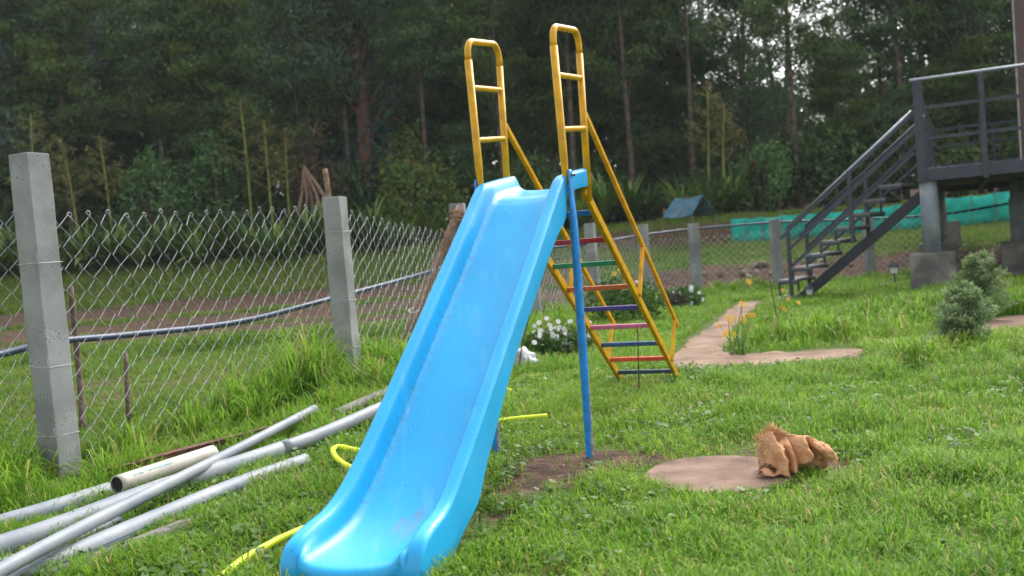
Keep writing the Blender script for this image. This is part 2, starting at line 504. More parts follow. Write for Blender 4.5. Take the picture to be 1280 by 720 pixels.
# ------------------------------------------------------------------ chain-link fence on concrete posts
TOPZ = [1.60, 1.56, 1.48, 1.36, 1.24, 1.16, 1.12, 1.08, 1.10, 1.14, 1.22, 1.3]
POSTT = [1.86, 1.83, 1.50, 1.62, 1.50, 1.38, 1.30, 1.28, 1.24, 1.25, 1.30, 1.4]
fence = thing('chain_link_fence', 'long chain link fence on square grey concrete posts behind the slide', 'fence', (-2.65, 5.1, 0))
def make_fence():
    off = {}
    for i, (x, y) in enumerate(POSTS):
        a = POSTS[max(i - 1, 0)]; b = POSTS[min(i + 1, len(POSTS) - 1)]
        d = Vector((b[0] - a[0], b[1] - a[1], 0)).normalized()
        nrm = Vector((-d.y, d.x, 0))
        off[i] = nrm
        z0 = hz(x, y)
        w = .150 if i == 1 else .155
        top = z0 + POSTT[i]
        ang = math.atan2(d.y, d.x) + (R(-27) if i < 2 else R(12) if i < 4 else R(8))
        if i == 1: ang = math.atan2(y, x) + R(90 + 38)
        if i == 2: ang = math.atan2(y, x) + R(90 - 24)
        ax = (Vector((math.cos(ang), math.sin(ang), 0)), Vector((-math.sin(ang), math.cos(ang), 0)), Vector((0, 0, 1)))
        lean = Vector((random.uniform(-.012, .012), 0, 0))
        m = MB()
        n = 8
        vs, fs = [], []
        for k in range(n + 1):
            t = k / n
            c = Vector((x, y, z0 - .2 + (top - z0 + .2) * t)) + lean * t
            ww = w * (1.0 if t < .995 else .985)
            for sx, sy in ((-1, -1), (1, -1), (1, 1), (-1, 1)):
                j = .0045
                vs.append(c + ax[0] * (sx * ww / 2 + random.uniform(-j, j)) + ax[1] * (sy * ww / 2 + random.uniform(-j, j)))
        for k in range(n):
            for q in range(4):
                fs.append((k * 4 + q, k * 4 + (q + 1) % 4, (k + 1) * 4 + (q + 1) % 4, (k + 1) * 4 + q))
        fs.append((n * 4, n * 4 + 1, n * 4 + 2, n * 4 + 3))
        m.add(vs, fs)
        po = m.build('concrete_post', M_POSTC, fence, bevel=.006)
        if i < 9:
            for hh in ((.28, .66, 1.22) if i < 3 else (.4, .95)):
                if hh > POSTT[i] - .1: continue
                tw = MB()
                r = w / 2 + .004
                c = Vector((x, y, z0 + hh)) + lean * .5
                loop = [c + ax[0] * (sx * r) + ax[1] * (sy * r) + Vector((0, 0, random.uniform(-.012, .012))) for sx, sy in ((-1, -1), (1, -1), (1, 1), (-1, 1), (-1, -1))]
                tw.tube(loop, .0018, 4)
                e = c - ax[1] * r if True else c
                cn = min(loop[:4], key=lambda q: q.length)
                tw.tube([cn, cn + Vector((.05, -.02, .02))], .0017, 4)
                tw.tube([cn, cn + Vector((.005, -.01, .05))], .0017, 4)
                child(tw.build('tie_wire', M_WIRE), po)
    P = .067
    for i in range(len(POSTS) - 1):
        a = Vector((POSTS[i][0], POSTS[i][1], 0)) + off[i] * .085
        b = Vector((POSTS[i + 1][0], POSTS[i + 1][1], 0)) + off[i + 1] * .085
        L = (b - a).length
        n = max(4, round(L / P))
        za, zb = hz(*POSTS[i]) + 0, hz(*POSTS[i + 1])
        d = (b - a) / n
        nrm = Vector((-d.y, d.x, 0)).normalized()
        m = MB()
        rad = .0023 if i < 3 else .0027
        rows = 26
        for k in range(n):
            t0 = k / n
            pts = []
            for j in range(rows):
                q = (k + ((j + k) % 2)) / n
                sag = -.03 * math.sin(math.pi * q) + .01 * math.sin(k * .9 + i)
                top = (za + TOPZ[i] - .02) * (1 - q) + (zb + TOPZ[i + 1] - .02) * q + sag
                z = top - .031 - j * .0625
                if z < hz(a.x + d.x * q * n, a.y + d.y * q * n) - .03 : break
                p = a + (b - a) * q
                p.z = z
                pts.append(p + nrm * (.006 * (1 if (j + k) % 2 else -1)) + Vector((random.gauss(0, .0035), random.gauss(0, .0035), .004 * math.sin(k * 2.3 + j) + random.gauss(0, .0025))))
            m.tube(pts, rad, 4, cap=False)
            if k % 2: continue
            # twisted knuckle at the top
            p0 = pts[0] - nrm * -.003
            e = d.normalized()
            kn = [p0, p0 + e * -.012 + Vector((0, 0, .010)), p0 + e * .000 + Vector((0, 0, .022)), p0 + e * .014 + Vector((0, 0, .018)), p0 + e * .020 + Vector((0, 0, .006)), p0 + e * .012 + Vector((0, 0, -.006))]
            m.tube(kn, rad * 1.05, 4, cap=False)
        m.build('wire_mesh', M_WIRE, fence)
def concrete_pitted():
    m = mat('pitted_concrete', (.255, .26, .258), .92, .2, 3.5, bump=.22, bscale=120, spec=.25)
    n, l = m.node_tree.nodes, m.node_tree.links
    p = n['Principled BSDF']; src = p.inputs['Base Color'].links[0].from_socket
    tc = n.new('ShaderNodeTexCoord')
    vo = n.new('ShaderNodeTexVoronoi'); vo.inputs['Scale'].default_value = 52
    l.new(tc.outputs['Object'], vo.inputs['Vector'])
    r = n.new('ShaderNodeMapRange'); r.inputs[1].default_value, r.inputs[2].default_value = .16, .25
    r.inputs[3].default_value, r.inputs[4].default_value = 1, 0
    l.new(vo.outputs['Distance'], r.inputs[0])
    nz = n.new('ShaderNodeTexNoise'); nz.inputs['Scale'].default_value = 7; l.new(tc.outputs['Object'], nz.inputs['Vector'])
    r2 = n.new('ShaderNodeMapRange'); r2.inputs[1].default_value, r2.inputs[2].default_value = .5, .6
    l.new(nz.outputs[0], r2.inputs[0])
    mu = n.new('ShaderNodeMath'); mu.operation = 'MULTIPLY'; l.new(r.outputs[0], mu.inputs[0]); l.new(r2.outputs[0], mu.inputs[1])
    mx = n.new('ShaderNodeMix'); mx.data_type = 'RGBA'; mx.inputs[7].default_value = (.07, .068, .06, 1)
    l.new(mu.outputs[0], mx.inputs[0]); l.new(src, mx.inputs[6]); l.new(mx.outputs[2], p.inputs['Base Color'])
    return m
M_POSTC = concrete_pitted()
make_fence()

# black water pipe tied along the fence
def catmull(pts, n=8):
    pts = [Vector(p) for p in pts]
    out = []
    for i in range(len(pts) - 1):
        p0, p1, p2, p3 = pts[max(i - 1, 0)], pts[i], pts[i + 1], pts[min(i + 2, len(pts) - 1)]
        for k in range(n):
            t = k / n
            out.append(.5 * ((2 * p1) + (p2 - p0) * t + (2 * p0 - 5 * p1 + 4 * p2 - p3) * t * t + (3 * p1 - p0 - 3 * p2 + p3) * t ** 3))
    out.append(pts[-1])
    return out
wp = [at(-60, 455, 4.9), at(0, 443, 5.2), at(70, 427, 5.5), at(160, 418.5, 6.0), at(300, 402, 6.85), at(415, 373, 7.75), at(530, 342, 9.4), at(590, 325, 10.3),
      at(668, 312, 12.6), at(744, 303, 15.0), at(813, 292.5, 16.5), at(868, 286, 17.2), at(970, 278, 16.95), at(1050, 275, 17.2), at(1142, 271, 17.5), at(1200, 265, 17.1), at(1280, 251, 16.7), at(1340, 243, 16.3)]
pipe_m = MB().tube(catmull(wp, 8), .021, 8)
wpo = pipe_m.build('water_pipe', M_POLY, None, smooth=True)
tag(wpo, 'dark blue black water pipe strung along the chain link fence', 'water pipe')
cj = wp[5]; cd = (wp[6] - wp[4]).normalized()
child(MB().tube([cj - cd * .035, cj + cd * .035], .026, 8).build('white_joint', M_CREAM), wpo)

# ------------------------------------------------------------------ the slide
HD = R(22.3)
DV = Vector((-math.sin(HD), -math.cos(HD), 0)); RV = Vector((math.cos(HD), -math.sin(HD), 0))
T0 = Vector((.114, 4.851, 0))
def S(r, s, z): return T0 + RV * r + DV * s + Vector((0, 0, z))
slide = thing('playground_slide', 'bright blue plastic playground slide with yellow ladder and handrails standing on the grass', 'slide', T0)
ST = np.array([(-.34, 1.50, -.34, 1.412, -.34, 1.405), (-.15, 1.475, -.15, 1.388, -.15, 1.388), (.0, 1.452, .0, 1.362, .0, 1.362), (.08, 1.435, .06, 1.335, .06, 1.335),
    (.15, 1.39, .12, 1.292, .11, 1.225), (.3, 1.265, .27, 1.168, .3, 1.11), (.62, 1.005, .59, .905, .62, .865), (.935, .75, .91, .65, .935, .615), (1.27, .48, 1.24, .378, 1.17, .385),
    (1.45, .338, 1.42, .242, 1.285, .275), (1.6, .235, 1.57, .145, 1.40, .15), (1.7, .19, 1.68, .105, 1.55, .085), (1.8, .170, 1.78, .088, 1.66, .03), (1.88, .145, 1.87, .082, 1.75, -.02),
    (1.92, .108, 1.915, .078, 1.85, -.03), (1.938, .055, 1.945, .064, 1.91, -.03), (1.941, .0, 1.955, .02, 1.93, -.03), (1.942, -.03, 1.956, -.03, 1.942, -.03)])
def resample(A, n):
    P = [A[0] * 2 - A[1]] + list(A) + [A[-1] * 2 - A[-2]]
    out = []
    for i in range(1, len(P) - 2):
        for k in range(n):
            t = k / n
            p0, p1, p2, p3 = P[i - 1], P[i], P[i + 1], P[i + 2]
            out.append(.5 * (2 * p1 + (p2 - p0) * t + (2 * p0 - 5 * p1 + 4 * p2 - p3) * t * t + (3 * p1 - p0 - 3 * p2 + p3) * t ** 3))
    out.append(A[-1])
    return np.array(out)
def make_bed():
    st = resample(ST, 5)
    half = []   # across: r, weight bed, weight crest, weight skirt
    # from centre of the bed to the foot of the skirt
    def skew(r, q):
        t = min(1, max(0, (q - 1.2) / .7))
        return q - r * .17 * t * t
    prof = [(0, 'b', -.006), (.05, 'b', -.005), (.09, 'b', -.003), (.12, 'b', 0), (.140, 'b', .004), (.155, 'b', .012), (.166, 'b', .024), (.173, 'b', .038),
            (.180, 'm', .66), (.188, 'c', -.016), (.193, 'c', -.005), (.200, 'c', 0), (.226, 'c', 0), (.234, 'c', -.002), (.239, 'c', -.007), (.240, 'c', -.014), (.240, 'k', .85), (.240, 'k', .45), (.238, 'k', .0)]
    rows = []
    for i, (cs, cz, bs, bz, ks, kz) in enumerate(st):
        row = []
        wide = 1 + .05 * max(0, (cs - 1.55) / .4)
        for sgn in (-1, 1):
            seq = []
            for r, kd, o in prof:
                if kd == 'b':
                    s_, z_ = bs, bz + o
                    if cs > 1.8: s_ = cs + (bs - cs + .022 * min(1, (cs - 1.8) / .1)) * (1 - min(1, r / .18) ** 2)
                elif kd == 'm': s_, z_ = (bs * (1 - o) + cs * o if cs < 1.8 else cs), bz * (1 - o) + cz * o
                elif kd == 'c': s_, z_ = cs, cz + o
                else: s_, z_ = cs * o + ks * (1 - o), (cz - .011) * o + kz * (1 - o)
                seq.append(S(sgn * r * wide, skew(sgn * r, s_), max(z_, -.03)))
            row.append(seq)
        rows.append(list(reversed(row[0])) + row[1][1:])
    nv = len(rows[0])
    vs = [v for r in rows for v in r]
    fs = []
    for i in range(len(rows) - 1):
        for k in range(nv - 1):
            fs.append((i * nv + k, i * nv + k + 1, (i + 1) * nv + k + 1, (i + 1) * nv + k))
    o = MB().add(vs, fs).build('slide_chute', M_SLIDE, slide, smooth=True, solid=.005, wn_=True)
    return o
bed = make_bed()
# blue legs, flattened towards the top
for sg in (-1, 1):
    m = MB()
    prof = [(-.12, .022, .022), (.15, .022, .022), (.3, .022, .022), (.95, .022, .022), (1.12, .022, .022), (1.22, .020, .026), (1.32, .012, .028), (1.46, .008, .026), (1.475, .007, .022)]
    n = 12
    vs = []
    for z, a, b in prof:
        c = S(sg * .262, .04 + .012 * (1.4 - z), z)
        for k in range(n):
            t = 2 * math.pi * k / n
            vs.append(c + RV * (a * math.cos(t)) + DV * (b * math.sin(t)))
    fs = [(i * n + k, i * n + (k + 1) % n, (i + 1) * n + (k + 1) % n, (i + 1) * n + k) for i in range(len(prof) - 1) for k in range(n)]
    fs.append(tuple((len(prof) - 1) * n + k for k in range(n)))
    lg = m.add(vs, fs).build('support_leg', M_BLUE, slide, smooth=True)
    if sg > 0: lg['label'] = 'blue steel leg with paint worn to bare grey near its foot'
    # worn bare strip low on the leg
    w = MB(); vs = []
    for k in range(9):
        z = -.02 + .42 * k / 8
        ww = .55 if k < 3 else .45 - .05 * k
        for q in range(5):
            t = R(-12) + R(30 + 70 * ww) * (q / 4)
            c = S(sg * .262, .04 + .012 * (1.4 - z), z)
            vs.append(c + RV * (0.0226 * math.cos(t)) + DV * (0.0226 * math.sin(t)))
    w.add(vs, [(i * 5 + q, i * 5 + q + 1, (i + 1) * 5 + q + 1, (i + 1) * 5 + q) for i in range(8) for q in range(4)])
    child(w.build('worn_metal_patch', M_BARE, None, smooth=True), lg)
    b = MB().tube([S(sg * .235, .045, 1.445), S(sg * .29, .045, 1.445)], .007, 6)
    child(b.build('bolt', M_RUST), lg)
# handrail hoops
for sg in (-1, 1):
    r = sg * .238
    hoop = MB()
    R1 = .0205
    hoop.tube([S(r, .042, 1.40), S(r, .044, 1.45), S(r, .05, 1.54), S(r, .075, 2.10)], [.013, .016, R1, R1], 12)
    hoop.tube([S(r, -.325, 1.32), S(r, -.355, 2.13)], R1 * .95, 12)
    arc = [S(r, .075, 2.095), S(r, .0755, 2.12)]
    for k in range(7):
        a = R(90) * k / 6
        arc.append(S(r, .0 + .075 * math.cos(a), 2.132 + .075 * math.sin(a)))
    for k in range(7):
        a = R(90) * k / 6
        arc.append(S(r, -.282 - .075 * math.sin(a), 2.17 + .075 * math.cos(a)))
    arc.append(S(r, -.356, 2.125))
    hoop.tube(arc, .0178, 12)
    h = hoop.build('handrail_hoop', M_YEL, slide, smooth=True)
    for z in (1.71, 1.985):
        f = (z - 1.54) / .58
        a_, b_ = S(r, .05 + .025 * f, z - .03), S(r, -.335 - .02 * f, z + .012)
        child(MB().tube([a_, a_.lerp(b_, .08), a_.lerp(b_, .92), b_], [.019, .0155, .0155, .019], 10).build('crossbar', M_YEL, None, smooth=True), h)
    child(MB().tube([S(r + .02, .044, 1.435), S(r - .02, .044, 1.435)], .008, 6).build('bolt', M_RUST), h)
# ladder
def lz(s): return 1.262 + .678 * (s + .48)
for sg in (-1, 1):
    a, b = S(sg * .222, -.30, lz(-.30)), S(sg * .222, -2.37, lz(-2.37))
    up = (b - a).normalized().cross(RV).normalized()
    sto = MB().bar(a, b, .028, .055, up if up.z > 0 else -up).build('ladder_stringer', M_YEL, slide, bevel=.004)
    br = MB().box(S(sg * .222, -.335, 1.372), (.04, .05, .07), (RV, DV, Vector((0, 0, 1))))
    child(br.build('bracket', M_YEL, None, bevel=.006), sto)
    child(MB().tube([S(sg * .245, -.345, 1.375), S(sg * .238, -.345, 1.375)], .011, 6).build('bolt', M_RUST), sto)
    hr_a, hr_b = S(sg * .240, -.37, 1.80), S(sg * .240, -2.34, .42)
    hro = MB().bar(hr_a, hr_b, .024, .034).build('ladder_handrail', M_YEL, slide, bevel=.004)
    for f, sb in ((.545, -1.27), (.955, -2.06)):
        p = hr_a.lerp(hr_b, f)
        child(MB().bar(p + Vector((0, 0, -.012)), S(sg * .240, sb, lz(sb)), .022, .03, DV).build('handrail_post', M_YEL, None, bevel=.003), hro)
RUNGS = [(-.482, 'blue', (.012, .17, .52)), (-.715, 'dark red', (.33, .012, .025)), (-.93, 'green', (.008, .20, .085)), (-1.17, 'orange brown', (.46, .10, .02)), (-1.395, 'navy purple', (.045, .03, .20)),
         (-1.61, 'pink', (.52, .13, .26)), (-1.83, 'steel blue', (.02, .075, .19)), (-2.03, 'orange red', (.58, .06, .02)), (-2.21, 'dark teal', (.02, .05, .065))]
dvec = (S(0, -1, lz(-1)) - S(0, 0, lz(0))).normalized()
for s_, nm, c in RUNGS:
    m = mat('rung_paint_' + nm.replace(' ', '_'), c, .38, .12, 30, spec=.5)
    o = MB().box(S(0, s_, lz(s_) + .004), (.418, .048, .03), (RV, DV, Vector((0, 0, 1)))).build('rung', m, slide, bevel=.004)
    o['label'] = nm + ' painted ladder rung'

# ------------------------------------------------------------------ deck, columns, stair, house
DC = Vector((5.69, 12.65, 0))
E1 = Vector((.898, -.44, 0)); E2 = Vector((.44, .898, 0)); UP = Vector((0, 0, 1))
def D(a, b, z): return DC + E1 * a + E2 * b + Vector((0, 0, z))
AX = (E1, E2, UP)
deck = thing('raised_deck', 'raised dark grey steel deck with railings on round columns at the right', 'deck', DC)
FL = 1.735
fl = MB()
n = 34
for k in range(n):
    b0 = .03 + 8.3 * k / n
    fl.box(D(2.45, b0 + 4.15 / n, FL - .02), (4.9, 8.3 / n - .008, .035), AX)
fl.build('deck_boards', M_DWOOD, deck)
fa = MB().box(D(2.45, .0, FL - .085), (4.96, .06, .17), AX).build('edge_beam', M_GREY, deck, bevel=.004)
MB().box(D(.0, 4.2, FL - .085), (.06, 8.34, .17), AX).build('edge_beam', M_GREY, deck, bevel=.004)
MB().box(D(2.45, 8.38, FL - .085), (4.96, .06, .17), AX).build('edge_beam', M_GREY, deck, bevel=.004)
for a in (.9, 1.8, 2.7, 3.6):
    MB().box(D(a, 4.2, FL - .10), (.06, 8.2, .12), AX).build('joist', M_DWOOD, deck)
def column(a, b, base, fw, fh, r=.115):
    p = D(a, b, 0); g = hz(p.x, p.y)
    col_ = MB().tube([D(a, b, g + fh - .02), D(a, b, FL - .17)], r, 20).build('column', M_COLM, deck, smooth=False)
    for pl_ in col_.data.polygons:
        if len(pl_.vertices) == 4: pl_.use_smooth = True
    MB().box(D(a, b, g + fh / 2 - .15), (fw, fw, fh + .3), AX).build('footing', M_FOOT, deck, bevel=.015)
    MB().box(D(a, b, FL - .16), (r * 2.3, r * 2.3, .02), AX).build('cap_plate', M_GREY, deck)
M_FOOT = mat('stained_concrete', (.15, .15, .14), .85, .3, 3.2, bump=.3, bscale=50, col2=(.24, .225, .19), spec=.3)
column(.1, .12, 0, .57, .58)
column(.1, 4.0, 0, .62, .62)
column(.1, 8.0, 0, .75, .5)
column(1.32, 3.0, 0, .55, .58)
column(3.2, 3.0, 0, .55, .58)
def post(a, b, z0, z1, w=.07, d=.07, par=None, nm='railing_post'):
    return MB().box(D(a, b, (z0 + z1) / 2), (w, d, z1 - z0), AX).build(nm, M_GREY, par or deck, bevel=.003)
RT = 2.95
post(.03, .0, FL - .175, RT - .02, .11, .10)
for a in (.81, 1.62, 2.45, 3.3): post(a, -.035, FL - .2, RT - .02, .065, .055)
MB().tube([D(-.06, .0, RT), D(4.9, .0, RT)], .022, 10).build('top_rail', M_STEEL, deck, smooth=True)
for z in (2.56, 2.145): MB().bar(D(.05, .0, z), D(4.9, .0, z), .035, .045).build('middle_rail', M_GREY, deck)
for b in (1.0, 3.4, 5.9, 8.3): post(.02, b, FL - .1, RT - .02, .06, .06)
MB().tube([D(.02, 1.0, RT), D(.02, 8.3, RT)], .027, 10).build('top_rail', M_STEEL, deck, smooth=True)
for z in (2.56, 2.145): MB().tube([D(.02, 1.0, z), D(.02, 8.3, z)], .02, 8).build('middle_rail', M_STEEL, deck)
for a in (1.2, 2.4): post(a, 8.3, FL - .1, RT - .02, .06, .06)
for z in (RT - .02, 2.56, 2.145): MB().bar(D(.05, 8.3, z), D(3.6, 8.3, z), .04, .05).build('middle_rail', M_GREY, deck)
# brick house standing on the deck
house = thing('brick_house', 'corner of a reddish brown brick house on the raised deck', 'house', D(1.3, 3.05, FL))
def brick():
    m = bpy.data.materials.new('brown_brick'); m.use_nodes = True
    n, l = m.node_tree.nodes, m.node_tree.links
    p = n['Principled BSDF']; p.inputs['Roughness'].default_value = .85
    tc = n.new('ShaderNodeTexCoord'); sx = n.new('ShaderNodeSeparateXYZ'); cx = n.new('ShaderNodeCombineXYZ')
    l.new(tc.outputs['Object'], sx.inputs[0])
    ad = n.new('ShaderNodeMath'); ad.operation = 'ADD'; l.new(sx.outputs[0], ad.inputs[0]); l.new(sx.outputs[1], ad.inputs[1])
    l.new(ad.outputs[0], cx.inputs[0]); l.new(sx.outputs[2], cx.inputs[1])
    b = n.new('ShaderNodeTexBrick'); b.inputs['Scale'].default_value = 4.5
    b.inputs['Color1'].default_value = (.075, .028, .02, 1); b.inputs['Color2'].default_value = (.11, .04, .028, 1); b.inputs['Mortar'].default_value = (.05, .04, .036, 1)
    l.new(cx.outputs[0], b.inputs['Vector']); l.new(b.outputs['Color'], p.inputs['Base Color'])
    return m
M_BRICK = brick()
MB().box(D(3.47, 5.2, FL + 2.3), (3.54, 6.0, 4.6), AX).build('wall', M_BRICK, house)
MB().box(D(1.70, 8.2, FL + 2.3), (.06, .06, 4.6), AX).build('corner_trim', mat('white_trim', (.6, .6, .6), .6), house)
rf = MB()
rf.add([D(1.5, 1.9, FL + 4.6), D(5.4, 1.9, FL + 4.6), D(5.4, 8.5, FL + 4.6), D(1.4, 8.5, FL + 4.6), D(1.4, 5.2, FL + 5.9), D(5.4, 5.2, FL + 5.9)],
       [(0, 1, 5, 4), (3, 4, 5, 2), (0, 4, 3), (1, 2, 5), (0, 3, 2, 1)])
rf.build('roof', mat('sheet_roof', (.12, .1, .09), .5), house)
# stair
stair = thing('metal_staircase', 'dark grey metal staircase with open treads leading up to the raised deck', 'staircase', D(-2.0, .5, 0))
TOPP = D(-.05, .0, 0)
base = at(988, 366, 13.75)
RUNV = Vector((base.x - TOPP.x, base.y - TOPP.y, 0)); RUN = RUNV.length; RD = RUNV.normalized()
WD = Vector((-RD.y, RD.x, 0))
if WD.dot(E2) < 0: WD = -WD
gz = hz(base.x, base.y) + .10
NT = 8
W_ = .86
rise = (FL - gz) / (NT + 1)
going = RUN / (NT + .4)
def TS(t, w, z): return Vector((TOPP.x, TOPP.y, 0)) + RD * t + WD * w + Vector((0, 0, z))
sl = rise / going
for w in (W_ * .6,):
    a = TS(0, w, FL - .32); b = TS(RUN - .02, w, gz - .10)
    MB().bar(a, b, .09, .14, WD.cross(RD) if WD.cross(RD).z > 0 else RD.cross(WD)).build('stringer', M_GREY, stair, bevel=.003)
for k in range(1, NT + 1):
    t = going * (k - .1); z = FL - rise * k
    MB().box(TS(t + .14, W_ / 2, z), (.29, W_ + .04, .035), (RD, WD, UP)).build('tread', M_TREAD, stair, bevel=.003)
    for w in (.0, W_):
        fr = MB()
        fr.box(TS(t + .14, w, z - .035), (.29, .03, .03), (RD, WD, UP))
        fr.box(TS(t + .27, w, z - .035 - rise / 2), (.03, .03, rise), (RD, WD, UP))
        fr.build('tread_bracket', M_GREY, stair)
MB().box(TS(RUN + .12, W_ / 2, gz - .10), (.45, W_ + .1, .05), (RD, WD, UP)).build('landing_pad', M_CONC, stair, bevel=.005)
def lineZ(t, off): return FL - sl * t + off
for w, m1 in ((.0, M_STEEL), (W_, M_GREY)):
    h0 = .92
    a, b = TS(.0, w, lineZ(0, h0 - .12)), TS(RUN + .0, w, lineZ(RUN, h0 - .06))
    MB().tube([a, b], .02, 8).build('handrail', m1, stair, smooth=True)
    MB().bar(a - UP * .05, b - UP * .05 + RD * .1 - UP * .09, .03, .04).build('rail', M_GREY, stair)
    for hh in (.60, .33):
        MB().bar(TS(.0, w, lineZ(0, hh - .1)), TS(RUN - .02, w, lineZ(RUN, hh - .06)), .03, .042).build('rail', M_GREY, stair)
    for t in (RUN * .48, RUN - .02):
        MB().bar(TS(t, w, lineZ(t, -.22)), TS(t, w, lineZ(t, h0 - .1)), .05, .05, WD).build('stair_post', M_GREY, stair)
# two little garden lamps
def lamp(p, label):
    o = thing('garden_lamp', label, 'garden lamp', p, 'small garden lamps')
    MB().tube([p + UP * -.05, p + UP * .12], .012, 8).build('stake', M_GREY, o)
    MB().tube([p + UP * .08, p + UP * .16], [.04, .05], 10).build('glass_body', mat('frosted_glass', (.6, .62, .62), .3), o)
    MB().tube([p + UP * .16, p + UP * .19, p + UP * .23], [.075, .06, .012], 10).build('lamp_cap', M_GREY, o)
p1 = gd(981, 369); lamp(Vector((p1.x - .02, p1.y - 1.3, hz(p1.x, p1.y - 1.3) )) * 1 , 'small dark capped garden lamp at the foot of the metal staircase')
p2 = at(1118, 346, 12.5); lamp(Vector((p2.x, p2.y, p2.z - .03)), 'small dark capped garden lamp fixed beside the nearest concrete footing')

# ------------------------------------------------------------------ pipes lying on the grass
def pipe_thing(name, label, pts, r, m, n=16, hollow=True, group='plastic pipes lying on the grass', sm=True):
    pts = catmull(pts, 6)
    mb = MB().tube(pts, r, n, cap=not hollow)
    if hollow:
        rr = [q * .86 for q in r] if isinstance(r, list) else r * .86
        mb.tube(pts, rr, n, cap=False)
        k = len(pts); o = k * n
        for e in (0, (k - 1) * n):
            for q in range(n):
                q2 = (q + 1) % n
                f = (e + q, e + q2, o + e + q2, o + e + q)
                mb.f.append(f if e else tuple(reversed(f)))
    ob = mb.build(name, m, None, smooth=sm)
    # flat rims
    if sm and hollow:
        for pl_ in ob.data.polygons[-2 * n:]: pl_.use_smooth = False
    tag(ob, label, 'pipe', group)
    return ob
def pz(u, v, z):
    p = gd(u, v, z)
    return p + Vector((0, 0, hz(p.x, p.y)))
g_ = lambda a: a
pA = pipe_thing('plastic_pipe', 'thin light grey pipe lying diagonally on top of the other pipes', [pz(-60, 745, .12), pz(60, 682, .125), pz(190, 617, .115), pz(300, 563, .10), pz(394, 522, .10)], .028, M_PVC)
pB = pipe_thing('plastic_pipe', 'long thick light grey pipe with a socket joint under the thin diagonal pipe', [pz(-60, 699, .055), pz(60, 663, .055), pz(200, 613, .055), pz(300, 583, .055), pz(361, 564, .05)], .050, M_PVC)
sB = [pz(355, 565, .06), pz(410, 546, .065), pz(480, 517, .07), pz(520, 500, .06)]
child(MB().tube(catmull(sB, 5), .042, 16).build('inserted_pipe', M_PVC, None, smooth=True), pB)
pC = pipe_thing('plastic_pipe', 'grey pipe with a thin blue stripe nearest the slide', [pz(-30, 739, .04), pz(75, 701, .04), pz(200, 650, .04), pz(300, 609, .04), pz(382, 580, .04)], .044, M_PVC)
pD = pipe_thing('plastic_pipe', 'dirty grey brown pipe half sunk in the grass below the striped pipe', [pz(60, 728, .01), pz(170, 688, .012), pz(230, 665, .01), pz(310, 634, .0)], .042, M_PVCD)
pE = pipe_thing('plastic_pipe', 'grey pipe at the far left partly covered by grass beside the concrete post', [pz(-60, 671, .04), pz(0, 653, .04), pz(60, 636, .04), pz(136, 613, .035)], .046, M_PVC)
pI = pipe_thing('plastic_pipe', 'light grey pipe between the thick pipe and the striped pipe', [pz(-60, 722, .03), pz(40, 697, .03), pz(150, 657, .03)], .038, M_PVC)
F0, F1 = pz(146, 606, .10), pz(266, 569, .09)
pF = pipe_thing('plastic_pipe', 'short cream pipe with faded teal print and a dark open end', [F0, F0.lerp(F1, .5), F1], .046, M_CREAM, 20)
child(MB().tube([F0.lerp(F1, .02), F0.lerp(F1, .97)], .039, 16).build('bore_shade_plug', M_DARK), pF)  # near-black plug: shade inside the open pipe is put into its colour
# faded print on the cream pipe: illegible row of small teal strokes
pr = MB(); ax = (F1 - F0).normalized(); side = ax.cross(UP).normalized()
if side.y > 0: side = -side
random.seed(5)
t = .06
while t < .52:
    if t > .12 and random.random() < .86:
        w_ = random.uniform(.006, .013)
        for th in (.66, .78):
            d_ = (UP * math.sin(th) + side * math.cos(th))
            tn = (UP * math.cos(th) - side * math.sin(th))
            c = F0.lerp(F1, t) + d_ * .0466
            if random.random() < .8: pr.box(c, (w_, .004, .0008), (ax, tn, d_))
            if random.random() < .7: pr.box(F0.lerp(F1, t) + (UP * math.sin(.72) + side * math.cos(.72)) * .0468, (.0025, .010, .0008), (ax, (UP * math.cos(.72) - side * math.sin(.72)), (UP * math.sin(.72) + side * math.cos(.72))))
    t += .021
child(pr.build('printed_mark', M_TEAL), pF)
# blue stripe on pipe C
sp = MB(); cp = catmull([pz(-30, 739, .04), pz(75, 701, .04), pz(200, 650, .04), pz(300, 609, .04), pz(382, 580, .04)], 6)
vs = []
for i, p in enumerate(cp):
    t_ = (cp[min(i + 1, len(cp) - 1)] - cp[max(i - 1, 0)]).normalized(); sd = t_.cross(UP).normalized()
    if sd.y > 0: sd = -sd
    for th in (.02, .10):
        vs.append(p + (UP * math.sin(th) + sd * math.cos(th)) * .0446)
sp.add(vs, [(2 * i, 2 * i + 1, 2 * i + 3, 2 * i + 2) for i in range(len(cp) - 1)])
child(sp.build('blue_stripe', M_STRIPE), pC)
pH = pipe_thing('plastic_pipe', 'mossy grey pipe end poking out of the grass behind the slide', [pz(419, 530, .05), pz(450, 518, .05), pz(485, 503, .05)], .036, M_PVCD)
ra, rb = pz(112, 598, .05), pz(335, 546, .05)
rg = MB().bar(ra, rb, .006, .055); rg.bar(ra + Vector((.0, .03, .027)), rb + Vector((0, .03, .027)), .06, .006)
tag(rg.build('angle_iron', M_RUST2 if 'M_RUST2' in globals() else mat('red_brown_iron', (.13, .052, .036), .75, .3, 20, bump=.3), None), 'rusty red brown angle iron lying along the fence behind the cream pipe', 'metal bar')
st_ = MB().tube(catmull([pz(20, 631, .03), pz(45, 617, .05), pz(70, 602, .07)], 4), [.008] * 4 + [.011] * 5, 7)
tag(st_.build('fallen_stick', M_WOOD2 if 'M_WOOD2' in globals() else mat('dark_stick', (.07, .042, .03), .9, .3, 20), None), 'dark fallen stick leaning by the foot of the nearest concrete post', 'stick')

